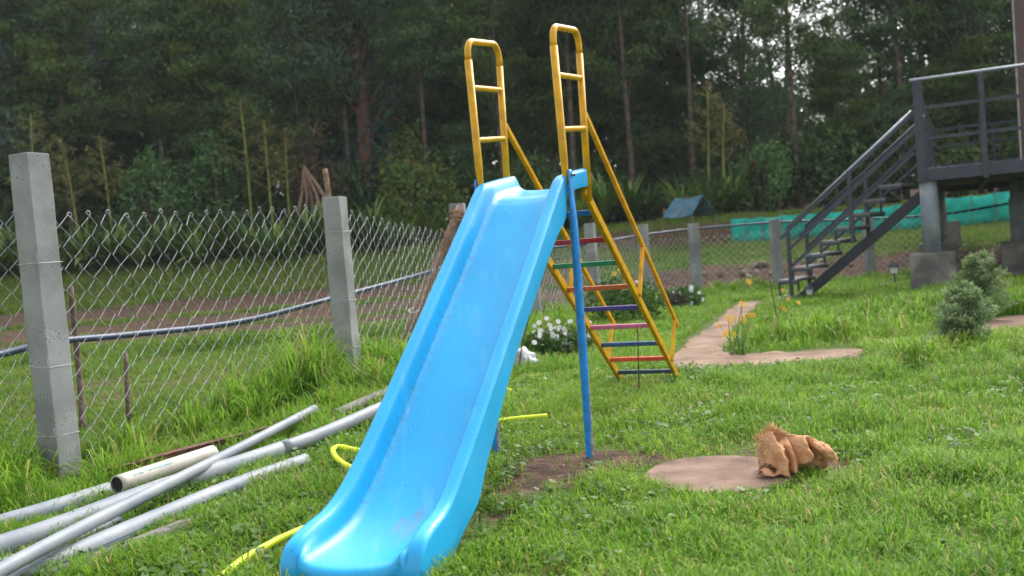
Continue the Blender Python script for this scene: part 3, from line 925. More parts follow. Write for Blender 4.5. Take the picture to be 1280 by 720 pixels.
# yellow garden hose, lying in and out of the grass
M_HOSE = mat('yellow_hose', (.72, .80, .03), .45, .1, 12, spec=.4)
hp = [pz(262, 740, .03), pz(300, 708, .04), pz(340, 684, .045), pz(376, 667, .05), pz(420, 650, -.01), pz(480, 625, -.04), pz(478, 602, -.03), pz(447, 590, .06), pz(425, 578, .075), pz(416, 566, .075), pz(425, 561, .075), pz(450, 565, .075), pz(500, 570, -.02), pz(560, 545, -.03), pz(605, 530, .01), pz(640, 523, .03), pz(684, 519, .035)]
tag(MB().tube(catmull(hp, 8), .0145, 10).build('garden_hose', M_HOSE, None, smooth=True), 'bright yellow garden hose looping through the grass under the slide', 'hose')
hp2 = [pz(612, 470, .0), pz(627, 482, .03), pz(640, 490, .03), pz(652, 497, -.02)]
tag(MB().tube(catmull(hp2, 6), .014, 8).build('garden_hose', M_HOSE, None, smooth=True), 'short bit of yellow hose showing behind the slide near the white bundle', 'hose')

# ------------------------------------------------------------------ wooden stakes and props
def stick(name, label, cat, pts, r, m=M_WOOD, group=None):
    pts = catmull(pts, 4)
    rs = [r * (1.1 - .25 * i / len(pts)) * random.uniform(.92, 1.08) for i in range(len(pts))]
    o = MB().tube(pts, rs, 8).build(name, m, None, smooth=True)
    return tag(o, label, cat, group)
stick('wooden_stake', 'tall brown stake standing in the field just right of the nearest concrete post', 'stake', [gd(104, 540), at(99, 470, 6.9), at(88, 358, 6.9)], .022, mat('brown_stake', (.10, .065, .05), .9, .3, 20), 'stakes in the field')
stick('wooden_stake', 'short dark stake standing in the field left of the second concrete post', 'stake', [gd(161, 530), at(157, 440, 7.1)], .018, MATS['brown_stake'], 'stakes in the field')
pr_ = stick('fence_prop', 'pale brown branch propped against the third concrete post and tied with rag', 'wooden prop', [at(497, 440, 9.35), at(515, 402, 9.4), at(545, 330, 9.6), at(575, 258, 9.8)], .042, mat('prop_wood', (.25, .16, .115), .9, .25, 14, bump=.4))
M_RAG = mat('brown_rag', (.26, .15, .085), .95, .3, 30, bump=.5)
rp = at(572, 272, 9.78)
for dz in (0, .05, -.04):
    ring = [rp + Vector((.14 * math.cos(a) + .05, .13 * math.sin(a) + .05, dz + .02 * math.sin(2 * a))) for a in np.linspace(0, 6.28, 14)]
    child(MB().tube(ring, .012, 5).build('rag_tie', M_RAG), pr_)
rn = at(517, 388, 9.4)
child(MB().tube([rn + Vector((.05 * math.cos(a), .05 * math.sin(a), .02 * math.sin(a))) for a in np.linspace(0, 6.28, 10)], .008, 5).build('string_tie', M_CREAM), pr_)
for k in range(9):
    q = at(558 + random.uniform(-6, 6), 300 + random.uniform(-15, 25), 9.62)
    child(MB().tube([q, q + Vector((random.uniform(-.08, .08), -.02, -random.uniform(.08, .2)))], .006, 4).build('dry_strip', M_RAG), pr_)
stick('wooden_stake', 'pale broken stake sticking up behind the second concrete post', 'stake', [at(413, 300, 12), at(411, 248, 12), at(406, 211, 12)], .035, MATS['prop_wood'], 'stakes in the field')
stick('iron_rod', 'thin rusty rod standing in the grass right of the slide chute', 'rod', [gd(648, 466), at(653, 430, 8.1), at(664, 385, 8.0)], .006, M_RUST)
stick('dry_twig', 'thin bare twig standing upright under the ladder', 'twig', [gd(799, 490), at(798, 450, 6.4), at(797, 403, 6.4)], .004, M_RUST)
stick('dry_stalk', 'tall dry brown flower stalk beside the path before the staircase', 'stalk', [gd(972, 402), at(967, 375, 10.4), at(960, 338, 10.4)], .006, M_RUST)

# ------------------------------------------------------------------ concrete lid and the sack
M_LID = mat('dusty_concrete_lid', (.135, .085, .064), .9, .18, 4.5, bump=.6, bscale=40, col2=(.285, .195, .145), spec=.2, fac=(.3, .7), detail=10)
def lid():
    n, m = 40, MB()
    vs = [Vector((SLAB_C[0], SLAB_C[1], .016))]
    rad = [(.55, .016), (.97, .013), (1.0, .004), (1.0, -.06)]
    for q, z in rad:
        for k in range(n):
            a = 2 * math.pi * k / n
            rr = SLAB_R * q * (1 + .02 * math.sin(3 * a + 1) + .012 * math.sin(7 * a))
            vs.append(Vector((SLAB_C[0] + rr * math.cos(a), SLAB_C[1] + rr * math.sin(a), z)))
    fs = [(0, 1 + k, 1 + (k + 1) % n) for k in range(n)]
    for i in range(3):
        for k in range(n):
            fs.append((1 + i * n + k, 1 + (i + 1) * n + k, 1 + (i + 1) * n + (k + 1) % n, 1 + i * n + (k + 1) % n))
    o = m.add(vs, fs).build('manhole_lid', M_LID, None, smooth=False)
    tag(o, 'round dusty brown concrete lid set flush in the grass', 'concrete lid')
lid()
SACK_SEED = 3
def sack():
    M_SACK = mat('orange_burlap', (.60, .275, .125), .95, .25, 16, bump=.9, bscale=130, spec=.1, col2=(.86, .50, .29), fac=(.3, .7))
    C = Vector((1.17, 4.02, .016))
    o = thing('burlap_sack', 'crumpled orange brown burlap sack dropped on the edge of the concrete lid', 'sack', C)
    # ribs of the slack cloth, left to right: points from the ridge down to the hem as (x, z, y) in centimetres
    ribs = [
        [(-11.6, 15.2, 2.2), (-12.2, 10.5, 1.0), (-11.2, 5.0, .2)],
        [(-9.8, 17.0, 1.2), (-9.6, 12.0, -1.2), (-8.6, 4.4, -2.2)],
        [(-8.0, 17.6, .2), (-7.8, 12.2, -4.2), (-6.0, .8, -6.2)],
        [(-6.9, 15.9, -.8), (-5.4, 10.4, -5.6), (-3.8, .3, -7.2)],
        [(-5.0, 13.4, -.2), (-3.0, 10.4, -.9), (-2.6, 1.6, -2.4)],
        [(-3.0, 14.2, .4), (-1.4, 11.0, -4.4), (-.8, 1.4, -6.4)],
        [(-1.2, 15.6, .8), (.5, 9.4, -.7), (1.2, 3.8, -1.8)],
        [(1.8, 15.8, 0), (3.8, 10.8, -4.4), (3.4, 4.8, -4.8)],
        [(4.9, 15.0, -1.8), (5.7, 10.2, -5.6), (5.9, 6.9, -5.4)],
        [(5.4, 14.8, 1.2), (6.1, 11.4, 2.6), (7.0, 7.0, 3.0)],
        [(7.9, 14.0, .2), (8.4, 11.0, -1.4), (10.0, 7.2, .2)],
        [(10.9, 12.2, .6), (11.8, 9.2, -3.0), (12.6, 5.4, -2.2)],
        [(14.0, 10.4, 1.2), (14.9, 7.6, -3.4), (14.8, 3.8, -3.2)],
        [(16.2, 9.0, 2.0), (17.3, 5.6, -1.0), (16.5, 2.8, -1.4)],
    ]
    def sheet(name, ribs, sub, back):
        cols = []
        for rb in ribs:
            p = [Vector((a, c, b)) for a, b, c in rb]
            r0 = p[0]
            pre = [Vector((r0.x + .3, 9.5, -2.5)), Vector((r0.x + .3, 6.5, r0.z * .62)), Vector((r0.x, r0.y + 1.6, r0.z * .97))] if back else []
            cols.append(catmull(pre + p, 7))
        m_ = len(cols[0]); grid = []
        for k in range(m_):
            grid.append(catmull([c_[k] for c_ in cols], sub))
        n_ = len(grid[0]); vs = []
        for k in range(m_):
            for q in range(n_):
                p = grid[k][q]
                w = mnoise.noise(p * .22 + Vector((3, 1, 7))) * .9 + (abs(mnoise.noise(p * .38)) - .25) * 1.1 + mnoise.noise(p * .95) * .35
                p = p + Vector((w * .5, -w * 1.25, w * .5)) * min(1, max(.15, p.z / 4))
                vs.append(C + Vector((p.x + .6, p.y, max(p.z, -2.6) * .9)) * .0112)
        fs = [(k * n_ + q, k * n_ + q + 1, (k + 1) * n_ + q + 1, (k + 1) * n_ + q) for k in range(m_ - 1) for q in range(n_ - 1)]
        MB().add(vs, fs).build(name, M_SACK, o, smooth=True, solid=.0025)
        return vs, m_, n_
    bv, bm_, bn_ = sheet('sack_body', ribs, 6, True)
    mv, mm_, mn_ = sheet('sack_mouth', [
        [(-11.0, 15.6, 2.6), (-9.6, 13.0, 2.0), (-8.0, 9.0, .5)],
        [(-9.4, 18.2, 2.8), (-8.2, 14.0, 3.2), (-6.6, 9.0, 1.0)],
        [(-6.9, 20.0, 2.6), (-6.0, 15.0, 3.6), (-5.2, 9.0, 1.4)],
        [(-4.4, 19.0, 2.4), (-4.2, 14.5, 3.4), (-3.8, 9.0, 1.4)],
        [(-2.0, 17.0, 1.6), (-2.4, 13.6, 2.2), (-2.4, 9.0, .8)],
        [(-.6, 15.8, .8), (-1.4, 12.6, .6), (-1.6, 9.0, 0)]], 6, False)
    v = []
    for jj in range(9):
        for ii in range(13):
            a_, b_ = ii / 12, jj / 8
            v.append(C + Vector((-.165 + .085 * a_ + .02 * b_, -.030 - .05 * b_ + .01 * a_, .006 + .034 * abs(math.sin(3.2 * a_ + 1.6 * b_)) * math.sin(math.pi * (.12 + .8 * b_)))))
    MB().add(v, [(jj * 13 + ii, jj * 13 + ii + 1, (jj + 1) * 13 + ii + 1, (jj + 1) * 13 + ii) for jj in range(8) for ii in range(12)]).build('loose_corner', M_SACK, o, smooth=True, solid=.003)
    rim = mv[:mn_]
    fringe = [bv[k * bn_ + q] for k in range(14, bm_) for q in range(0, 5)]
    fr = MB()
    for k in range(330):
        if k < 130:
            b0 = Vector(random.choice(rim)); dd = Vector((random.uniform(-.03, .015), random.uniform(-.02, .01), random.uniform(.002, .03)))
        else:
            b0 = Vector(random.choice(fringe)); dd = Vector((random.uniform(-.035, -.005), random.uniform(-.02, .01), random.uniform(-.01, .015)))
            if b0.z + dd.z < .01: dd.z = .004
        fr.tube([b0, b0 + dd * .5 + Vector((0, 0, .004)), b0 + dd], [.0013, .0011, .0006], 3, cap=False)
    fr.build('frayed_threads', mat('straw_threads', (.72, .50, .28), .9, .2, 40), o)
    br = MB()
sack()

# ------------------------------------------------------------------ far field: little tarp shelter and the teal shade net
def shelter():
    c = at(862, 271, 24.1)
    o = thing('tarp_shelter', 'small blue tarp tent on thin poles beyond the fence', 'shelter', Vector((c.x, c.y, c.z - .5)))
    d1 = Vector((.55, -.835, 0)); d2 = Vector((.835, .55, 0))
    L, Wd, Hh = 1.06, .92, .50
    m_t = mat('blue_tarp', (.045, .15, .21), .55, .2, 4, bump=.2, bscale=8, col2=(.075, .20, .27))
    z0 = c.z + .02
    def P(a, b, z):
        q = Vector((c.x, c.y, 0)) + d1 * a + d2 * b; q.z = z; return q
    na = 8
    vs, fs = [], []
    for i in range(na + 1):
        a = -L / 2 + L * i / na
        sg = .03 * math.sin(math.pi * i / na)
        for b, z in ((-Wd / 2, 0), (-Wd / 4, Hh * .48), (0, Hh), (Wd / 4, Hh * .48), (Wd / 2, 0)):
            vs.append(P(a, b, z0 + z - sg + random.uniform(-.008, .008)))
    for i in range(na):
        for k in range(4):
            fs.append((i * 5 + k, i * 5 + k + 1, (i + 1) * 5 + k + 1, (i + 1) * 5 + k))
    MB().add(vs, fs).build('tarp', m_t, o, solid=.01)
    MB().bar(P(-L / 2, 0, z0 + Hh - .03), P(L / 2, 0, z0 + Hh - .03), .03, .03).build('ridge_pole', M_WOOD, o)
    for a in (-.25, 0, .25, .39):
        rb_ = MB()
        for sg in (-1, 1): rb_.bar(P(a, 0, z0 + Hh - .035), P(a, sg * Wd / 2, z0 - .02), .025, .025)
        rb_.build('rafter', M_WOOD, o)
    for a in (-L / 2, L / 2):
        for b in (-Wd / 2 + .03, Wd / 2 - .03):
            q = P(a, b, 0); g = hz(q.x, q.y)
            MB().tube([P(a, b, min(g, z0 - .6) - .05), P(a, b, z0)], .02, 6).build('pole', M_WOOD, o)
shelter()
def shade_net():
    a, b = at(915, 300, 24.7), at(1300, 268, 24.2)
    o = thing('shade_net_fence', 'teal green shade net fence on thin stakes below the forest', 'net fence', Vector((a.x, a.y, hz(a.x, a.y))))
    n = 90
    L = (b - a).length
    stakes = [0, .045, .10, .17, .24, .31, .39, .46, .54, .62, .70, .78, .86, .93, 1.0]
    m = MB(); vs = []
    for i in range(n + 1):
        t = i / n
        p = a.lerp(b, t)
        g = hz(p.x, p.y)
        k = max(j for j in range(len(stakes)) if stakes[j] <= t + 1e-9); k = min(k, len(stakes) - 2)
        f = (t - stakes[k]) / (stakes[k + 1] - stakes[k])
        sag = .05 * math.sin(math.pi * f) * (.5 + .5 * ((k * 7) % 3) / 2)
        ytop = np.interp(915 + 385 * t, [915, 945, 1100, 1170, 1210, 1280, 1300], [273, 271.5, 259, 248, 245, 235.5, 234])
        pt = at(915 + 385 * t, float(ytop), p.y)
        top = pt.z - sag
        nrm = Vector((0, -.02 * math.sin(9 * t * 6.28) - .01 * math.sin(31 * t), 0))
        for j in range(4):
            z = g - .02 + (top - g + .02) * j / 3
            vs.append(Vector((p.x, p.y, z)) + nrm * math.sin(math.pi * j / 3 + .3))
    fs = [(i * 4 + j, (i + 1) * 4 + j, (i + 1) * 4 + j + 1, i * 4 + j + 1) for i in range(n) for j in range(3)]
    m.add(vs, fs).build('shade_net', mat('teal_net', (.015, .40, .32), .7, .15, 3, col2=(.03, .50, .40), spec=.2), o, smooth=True, solid=.01)
    for t in stakes[1:]:
        p = a.lerp(b, t); g = hz(p.x, p.y)
        u = 915 + 385 * t
        tz = at(u, float(np.interp(u, [915, 945, 1100, 1170, 1210, 1280, 1300], [273, 271.5, 259, 248, 245, 235.5, 234])), p.y).z
        MB().tube([Vector((p.x, p.y - .06, g - .1)), Vector((p.x + random.uniform(-.04, .04), p.y - .06, tz + random.uniform(.05, .2)))], .014, 6).build('stake', mat('pale_stake', (.20, .18, .15), .9) if 'pale_stake' not in MATS else MATS['pale_stake'], o)
shade_net()
# stones set in the earth bank beyond the fence
M_STONE = mat('field_stone', (.22, .165, .125), .95, .3, 5, bump=.5, bscale=14, col2=(.32, .25, .2))
def stone_mesh():
    bm = bmesh.new(); bmesh.ops.create_icosphere(bm, subdivisions=3, radius=1)
    for v in bm.verts:
        k = 1 + .35 * mnoise.noise(v.co * 1.3) + .12 * mnoise.noise(v.co * 3.1)
        v.co *= k
    me = bpy.data.meshes.new('stone'); bm.to_mesh(me); bm.free()
    me.materials.append(M_STONE)
    me.polygons.foreach_set('use_smooth', [True] * len(me.polygons))
    return me
SM = stone_mesh()
for k in range(13):
    u = random.uniform(925, 975) if k < 9 else random.uniform(880, 1130)
    v = random.uniform(335, 350)
    y = random.uniform(18.3, 19.1)
    p = at(u, v, y)
    o = bpy.data.objects.new('stone', SM); COL.objects.link(o)
    o.location = (p.x, y, hz(p.x, y) + .03)
    s = random.uniform(.035, .095)
    o.scale = (s * 1.3, s, s * .8); o.rotation_euler = (random.random(), random.random(), random.random() * 6)
    tag(o, 'brown stone in the earth bank beyond the fence posts by the staircase', 'stone', 'stones in the earth bank')
# crumpled white plastic bundle
def bundle():
    bm = bmesh.new()
    c = pz(650, 456, .03)
    for dx, dz, s in ((-.07, .0, .10), (.02, .03, .11), (.08, .0, .08), (-.12, -.02, .08)):
        r = bmesh.ops.create_icosphere(bm, subdivisions=3, radius=s)
        for v in r['verts']:
            v.co += v.co.normalized() * (.05 * mnoise.noise(v.co * 14 + Vector((dx * 30, 0, 0))) + .03 * mnoise.noise(v.co * 35))
            v.co += c + Vector((dx, 0, dz))
    me = bpy.data.meshes.new('plastic_bundle'); bm.to_mesh(me); bm.free()
    me.materials.append(mat('white_plastic', (.42, .43, .44), .4, .2, 8))
    me.polygons.foreach_set('use_smooth', [True] * len(me.polygons))
    o = bpy.data.objects.new('plastic_bundle', me); COL.objects.link(o)
    tag(o, 'crumpled white plastic bundle in the grass behind the slide', 'bundle')
bundle()

exec_veg = True
# ------------------------------------------------------------------ grass
M_GRASS = leafmat('grass_blades', [(0, (.075, .19, .014)), (.35, (.16, .32, .026)), (.7, (.245, .40, .042)), (.9, (.32, .42, .075)), (.97, (.45, .36, .16))], .5, .52, 0, .18)
M_FIELD = leafmat('field_grass_blades', [(0, (.06, .135, .014)), (.35, (.12, .225, .026)), (.7, (.20, .30, .042)), (.9, (.20, .215, .07)), (.97, (.26, .20, .10))], .6, .4, 0, .12)
def slide_local(x, y):
    dx, dy = x - T0.x, y - T0.y
    return dx * RV.x + dy * RV.y, dx * DV.x + dy * DV.y
def sample(n, y0, y1, k=.68, pad=.8):
    y = np.sqrt(rng.random(n) * (y1 * y1 - y0 * y0) + y0 * y0)
    x = (rng.random(n) * 2 - 1) * (k * y + pad)
    return x, y
LINES = []
for a, b, w in ((pz(-60, 699, 0), pz(480, 517, 0), .05), (pz(-30, 739, 0), pz(382, 580, 0), .045), (pz(-60, 671, 0), pz(136, 613, 0), .03), (pz(146, 613, 0), pz(266, 577, 0), .05), (pz(-60, 722, 0), pz(150, 657, 0), .03), (pz(112, 598, 0), pz(335, 550, 0), .03), (pz(60, 728, 0), pz(310, 634, 0), .02),
                (pz(-60, 745, 0), pz(394, 524, 0), .03)):
    LINES.append(((a.x, a.y), (b.x, b.y), w))
def blade_field(x, y):
    """length and keep-probability of blades at ground points"""
    n1 = vnoise(x, y, 1.6, 21); n2 = vnoise(x, y, 5.0, 22); n3 = vnoise(x, y, .7, 23)
    L = .070 + .026 * n1 + .026 * n2
    L = np.clip(L, .028, .16)
    keep = np.clip(.80 + .3 * n2 + .15 * n1, .2, 1)
    out = outside(x, y)
    fd = fence_dist(x, y)
    L = L + np.where(y < 13, .22, .10) * np.exp(-(fd / .48) ** 2) * (.65 + .45 * n2)
    # long grass on the bank at the second post, by the footings, and along the path edge
    L += .20 * np.exp(-((x + 1.62) / .34) ** 2 - ((y - 6.75) / .8) ** 2) + .12 * np.exp(-((x + .75) / .4) ** 2 - ((y - 8.9) / .9) ** 2)
    L += .22 * np.exp(-((x + 2.95) / .24) ** 2 - ((y - 4.95) / .5) ** 2)
    for px_, py_, fr_ in ((-2.585, 5.1, .03), (-1.375, 7.5, .02)):
        for q_ in (.25, .5, .75, 1.0):
            L = L * (1 - .62 * np.exp(-((x - px_ * (1 - .06 * q_) - fr_) / .085) ** 2 - ((y - py_ * (1 - .06 * q_)) / .22) ** 2) * (q_ <= 1) / (1 if q_ == .25 else 1.6))
    L += .15 * np.exp(-((x - 2.7) / .9) ** 2 - ((y - 8.75) / .35) ** 2)
    L += .20 * np.exp(-((x - 4.6) / 1.4) ** 2 - ((y - 9.6) / .8) ** 2)
    L += .18 * np.exp(-((x - 5.9) / 1.2) ** 2 - ((y - 11.2) / 1.0) ** 2)
    L += .06 * np.exp(-((x - 3.2) / .8) ** 2 - ((y - 6.9) / .6) ** 2) * (1 + n2)
    ip = inpoly(x + .03 * n2, y + .05 * n1, PATH) | inpoly(x + .03 * n2, y + .05 * n1, PATH2)
    keep = np.where(ip, .015, keep)
    L = np.where(inpoly(x + .1, y + .45, PATH) & ~ip & (x > 1.2), np.minimum(L, .05), L)
    L = np.where(ip, .03, L)
    ds = np.hypot(x - SLAB_C[0], y - SLAB_C[1])
    keep = np.where(ds < SLAB_R * (.985 + .05 * n2), 0, keep)
    L = np.where(ds < .52, np.minimum(L, .055 + .02 * n2), L)
    so = soil(x, y)
    keep = keep * np.where(out, np.clip(1.05 - so * 1.1, .03, 1), np.clip(1 - so * .95, .05, 1))
    L = np.where(~out, L * (1 - .45 * np.clip(so, 0, 1)), L)
    L = np.where(np.hypot((x - .93) / .45, (y - 6.75) / .5) < 1, np.minimum(L, .04), L)
    r, s = slide_local(x, y)
    under = (np.abs(r) < .27) & (s > 1.1) & (s < 2.02)
    keep = np.where(under, 0, keep)
    near = (np.abs(r) < .33) & (s > .6) & (s < 2.1)
    L = np.where(near, np.minimum(L, .07), L)
    for a, b, w in LINES:
        d = seg_dist(x, y, a, b)
        keep = np.where(d < w, keep * .7, keep)
        L = np.where(d < .12, np.minimum(L, .13), L)
    # field side
    Lo = np.where(y < 12.6, .06 + .025 * n1, .08 + .03 * n1)
    strip = .8 * np.exp(-((y - 13.2) / .4) ** 2) * (x < .5)
    Lo = Lo + .16 * strip
    Lo = np.where(y > 22, .15 + .05 * n1, Lo)
    Lo = np.where((x > 1.5) & (y > 19), (.10 + .04 * n1), Lo)
    L = np.where(out, Lo + .14 * np.exp(-(fd / .4) ** 2) * (y < 13), L)
    return np.clip(L, .02, .6), keep, out
def make_grass():
    Xs, Ys, Ws = [], [], []
    for n, y0, y1 in ((150000, 1.7, 4.2), (180000, 4.2, 8), (140000, 8, 13), (110000, 13, 19), (90000, 19, 27.5)):
        x, y = sample(n, y0, y1)
        Xs.append(x); Ys.append(y)
    x = np.concatenate(Xs); y = np.concatenate(Ys)
    # clumping: pull blades towards tuft centres
    cx = np.round(x / .07) * .07 + .03 * np.sin(y * 91); cy = np.round(y / .07) * .07 + .03 * np.sin(x * 83)
    pull = np.clip(.45 + .3 * vnoise(x, y, 3, 5), 0, .75) * (y < 9)
    x = x + (cx - x) * pull * rng.random(len(x)); y = y + (cy - y) * pull * rng.random(len(x))
    L, keep, out = blade_field(x, y)
    k = (rng.random(len(x)) < keep) & (y < 27.3)
    x, y, L, out = x[k], y[k], L[k], out[k]
    n = len(x)
    L = L * (.55 + .85 * rng.random(n))
    dist = np.hypot(x, y)
    w = np.maximum(.0038 + .0030 * rng.random(n) ** 2, dist * .00085) * (1 + .8 * (L > .2))
    z = height(x, y) - .004
    th = rng.random(n) * 6.283
    lean = (.25 + .75 * rng.random(n)) * np.where(L > .18, .8, 1.0)
    lean = np.where(rng.random(n) < .14, 1.25, lean)
    dx, dy = np.cos(th), np.sin(th)
    ph = th + 1.57 + rng.normal(size=n) * .5
    px, py = np.cos(ph) * w / 2, np.sin(ph) * w / 2
    def pt(f, bend): return np.stack([x + dx * L * bend, y + dy * L * bend, z + L * f], 1)
    m1 = pt(.5, .16 * lean); m2 = pt(np.clip(.92 - .22 * lean ** 2, .4, 1), .60 * lean); tp = pt(np.clip(1.0 - .55 * lean ** 1.6, .25, 1), 1.0 * lean)
    o = np.stack([px, py, np.zeros(n)], 1)
    b0 = pt(0, 0)
    V = np.stack([b0 - o, b0 + o, m1 - o * .95, m1 + o * .95, m2 - o * .65, m2 + o * .65, tp], 1).reshape(-1, 3)
    i = np.arange(n) * 7
    F4 = np.concatenate([np.stack([i, i + 1, i + 3, i + 2], 1), np.stack([i + 2, i + 3, i + 5, i + 4], 1)])
    F3 = np.stack([i + 4, i + 5, i + 6], 1)
    t = np.clip(.42 + .17 * rng.normal(size=n) + .14 * vnoise(x, y, .9, 31) + .08 * vnoise(x, y, 3.2, 32), 0, .93)
    dry = rng.random(n) < (.04 + .13 * np.clip(vnoise(x, y, 2.0, 33), 0, 1))
    t = np.where(out & (y > 22), np.clip(t + .22, 0, .93), t)
    t = np.where(dry, .94 + .06 * rng.random(n), t)
    Vr = V.reshape(n, 7, 3)
    for nm, sel, m_ in (('grass', ~out, M_GRASS), ('field_grass', out, M_FIELD)):
        c = int(sel.sum()); i = np.arange(c) * 7
        F4 = np.concatenate([np.stack([i, i + 1, i + 3, i + 2], 1), np.stack([i + 2, i + 3, i + 5, i + 4], 1)])
        F3 = np.stack([i + 4, i + 5, i + 6], 1)
        soup(nm, Vr[sel].reshape(-1, 3), F4, F3, np.repeat(t[sel], 7), m_, kind='stuff')
make_grass()
# low broad-leaved weeds in the near lawn
M_WEED = leafmat('weed_leaves', [(0, (.05, .11, .02)), (.6, (.10, .20, .035)), (1, (.17, .26, .06))], .5, .35, 0, .35)
def make_weeds():
    n = 15000
    x, y = sample(n, 2.0, 7.5)
    d = vnoise(x, y, 1.3, 41)
    lw = np.exp(-((x + .85) / .7) ** 2 - ((y - 4.0) / 1.2) ** 2) * 1.2
    k = (rng.random(n) < np.clip(.12 + .3 * d + lw, .02, .9))
    x, y = x[k], y[k]
    L, keep, out = blade_field(x, y)
    k = (keep > .15) & ~out
    x, y = x[k], y[k]; n = len(x)
    V, F, T = [], [], []
    # each weed: 5 round leaflets on a short stem
    m = 5
    X = np.repeat(x, m) + rng.normal(size=n * m) * .022; Y = np.repeat(y, m) + rng.normal(size=n * m) * .022
    Z = height(X, Y) + .015 + .045 * rng.random(n * m)
    q = len(X)
    s = .007 + .010 * rng.random(q)
    th = rng.random(q) * 6.283
    tx = rng.normal(size=(q, 2)) * .35
    pts = []
    for k in range(6):
        a = th + k * 6.283 / 6
        r = s * (1.25 if k % 3 == 0 else .85)
        ux, uy = np.cos(a) * r, np.sin(a) * r
        pts.append(np.stack([X + ux, Y + uy, Z + ux * tx[:, 0] + uy * tx[:, 1]], 1))
    V = np.stack(pts, 1).reshape(-1, 3)
    i = np.arange(q) * 6
    F4 = np.concatenate([np.stack([i, i + 1, i + 2, i + 3], 1), np.stack([i, i + 3, i + 4, i + 5], 1)])
    soup('clover', V, F4, np.zeros((0, 3), int), np.repeat(np.clip(rng.random(q), 0, 1), 6), M_WEED, kind='stuff')
make_weeds()

# ------------------------------------------------------------------ garden plants
def cloud(n, c, rad, power=.45):
    d = rng.normal(size=(n, 3)); d /= np.linalg.norm(d, axis=1)[:, None]
    r = rng.random(n) ** power
    return np.asarray(c) + d * r[:, None] * np.asarray(rad)
M_DAISYG = leafmat('daisy_leaves', [(0, (.03, .075, .012)), (1, (.09, .17, .03))], .5, .3, 0)
M_WHITE = mat('white_petals', (.80, .80, .82), .6, .04, 20)
M_YPET = mat('yellow_petals', (.85, .47, .004), .6, .12, 20)
M_YCEN = mat('flower_centre', (.62, .38, .03), .7, .1, 30)
M_STEMG = mat('green_stem', (.07, .13, .03), .6, .15, 20)
def flower_head(p, r, nrm, petals=9):
    m = MB(); nrm = Vector(nrm).normalized()
    a = nrm.orthogonal().normalized(); b = nrm.cross(a)
    o0 = random.random() * 6
    for k in range(petals):
        t = o0 + 2 * math.pi * k / petals
        d = a * math.cos(t) + b * math.sin(t); s = nrm.cross(d)
        m.add([p + d * r * .12, p + d * r * .6 + s * r * .24 + nrm * r * .08, p + d * r + nrm * r * .02, p + d * r * .6 - s * r * .24 + nrm * r * .08], [(0, 1, 2, 3)])
    return m
def flower_plant(name, label, cat, base, leafn, rad, h, heads, hr, mp, leafsize=.05, leafmat_=None, group=None, petals=9):
    o = thing(name, label, cat, base, group)
    C = np.array([0, 0, h * .5])
    P = cloud(leafn, C, (rad, rad, h * .52))
    P = P[P[:, 2] > 0]
    V, F, T = leaves(P, leafsize, leafsize * .35, rng.random(len(P)), up=.5)
    soup('leaves', V, F, np.zeros((0, 3), int), T, leafmat_ or M_DAISYG, o)
    st = MB()
    for hd in heads:
        hd = Vector(hd)
        a = base + Vector((random.uniform(-1, 1) * rad * .4, random.uniform(-1, 1) * rad * .4, 0))
        mid = a.lerp(hd, .6) + Vector((0, 0, .1 * (hd - a).length))
        st.tube([a, mid, hd], [.004, .003, .002], 4, cap=False)
    st.build('stems', M_STEMG, o)
    for hd in heads:
        hd = Vector(hd)
        nr = (random.uniform(-.4, .4), -1 + random.uniform(-.2, .2), random.uniform(.2, .7))
        f = flower_head(hd, hr * random.uniform(.8, 1.15), nr, petals).build('flower', mp, o)
        nn = Vector(nr).normalized()
        cb = MB().tube([hd, hd + nn * hr * .12], [hr * .24, hr * .16], 7)
        child(cb.build('flower_centre', M_YCEN), f)
    return o
b = pz(700, 443, 0)
hs_ = []
for k in range(74):
    u, v = random.gauss(703, 20), random.gauss(417, 11)
    u = min(max(u, 668), 737); v = min(max(v, 398), 437)
    hs_.append(at(u, v, b.y + random.uniform(-.3, .05)))
flower_plant('daisy_bush', 'bush of white daisies in the grass seen under the slide', 'flower bush', b, 2600, .38, .24, hs_, .027, M_WHITE, .06, group='daisy bushes')
b = pz(852, 387, 0)
hs_ = [at(u, v, b.y - .2) for u, v in ((864, 359), (864, 363), (874, 366), (864, 371), (878, 374), (864, 379), (850, 367), (842, 366), (838, 374))]
flower_plant('daisy_bush', 'small clump of white daisies by the fence post beyond the ladder', 'flower bush', b, 1500, .34, .3, hs_, .036, M_WHITE, .07, group='daisy bushes')
b = pz(922, 446, 0)
hs_ = [at(u, v, b.y + random.uniform(-.15, .35)) for u, v in ((936, 352), (927.5, 379.5), (910, 397), (918, 397.5), (929, 396), (937, 394), (942, 394), (913, 403), (929.5, 401), (899, 407), (910, 414.5), (906, 418), (918, 418))]
yp = flower_plant('yellow_flower_plant', 'yellow flowers on thin stems leaning over the fork of the path', 'flower plant', b, 70, .16, .12, hs_, .031, M_YPET, .04, group='yellow garden flowers', petals=6)
b = pz(968, 410, 0)
hs_ = [at(u, v, b.y + random.uniform(-.15, .15)) for u, v in ((978, 384), (981, 387), (978, 363), (955, 404), (985, 374), (998, 378))]
flower_plant('yellow_flower_plant', 'sparse yellow flowers standing in the lawn before the staircase foot', 'flower plant', b, 50, .2, .12, hs_, .032, M_YPET, .06, group='yellow garden flowers', petals=6)
b = pz(768, 402, 0)
hs_ = [at(u, v, b.y) for u, v in ((748, 366), (752, 377), (768, 342), (775, 337), (730, 388), (740, 391), (722, 384), (782, 350))]
flower_plant('yellow_flower_plant', 'tall leafy plant with few yellow flowers behind the ladder', 'flower plant', b, 1100, .42, .62, hs_, .04, M_YPET, .08, group='yellow garden flowers', petals=6)
b = pz(805, 402, 0)
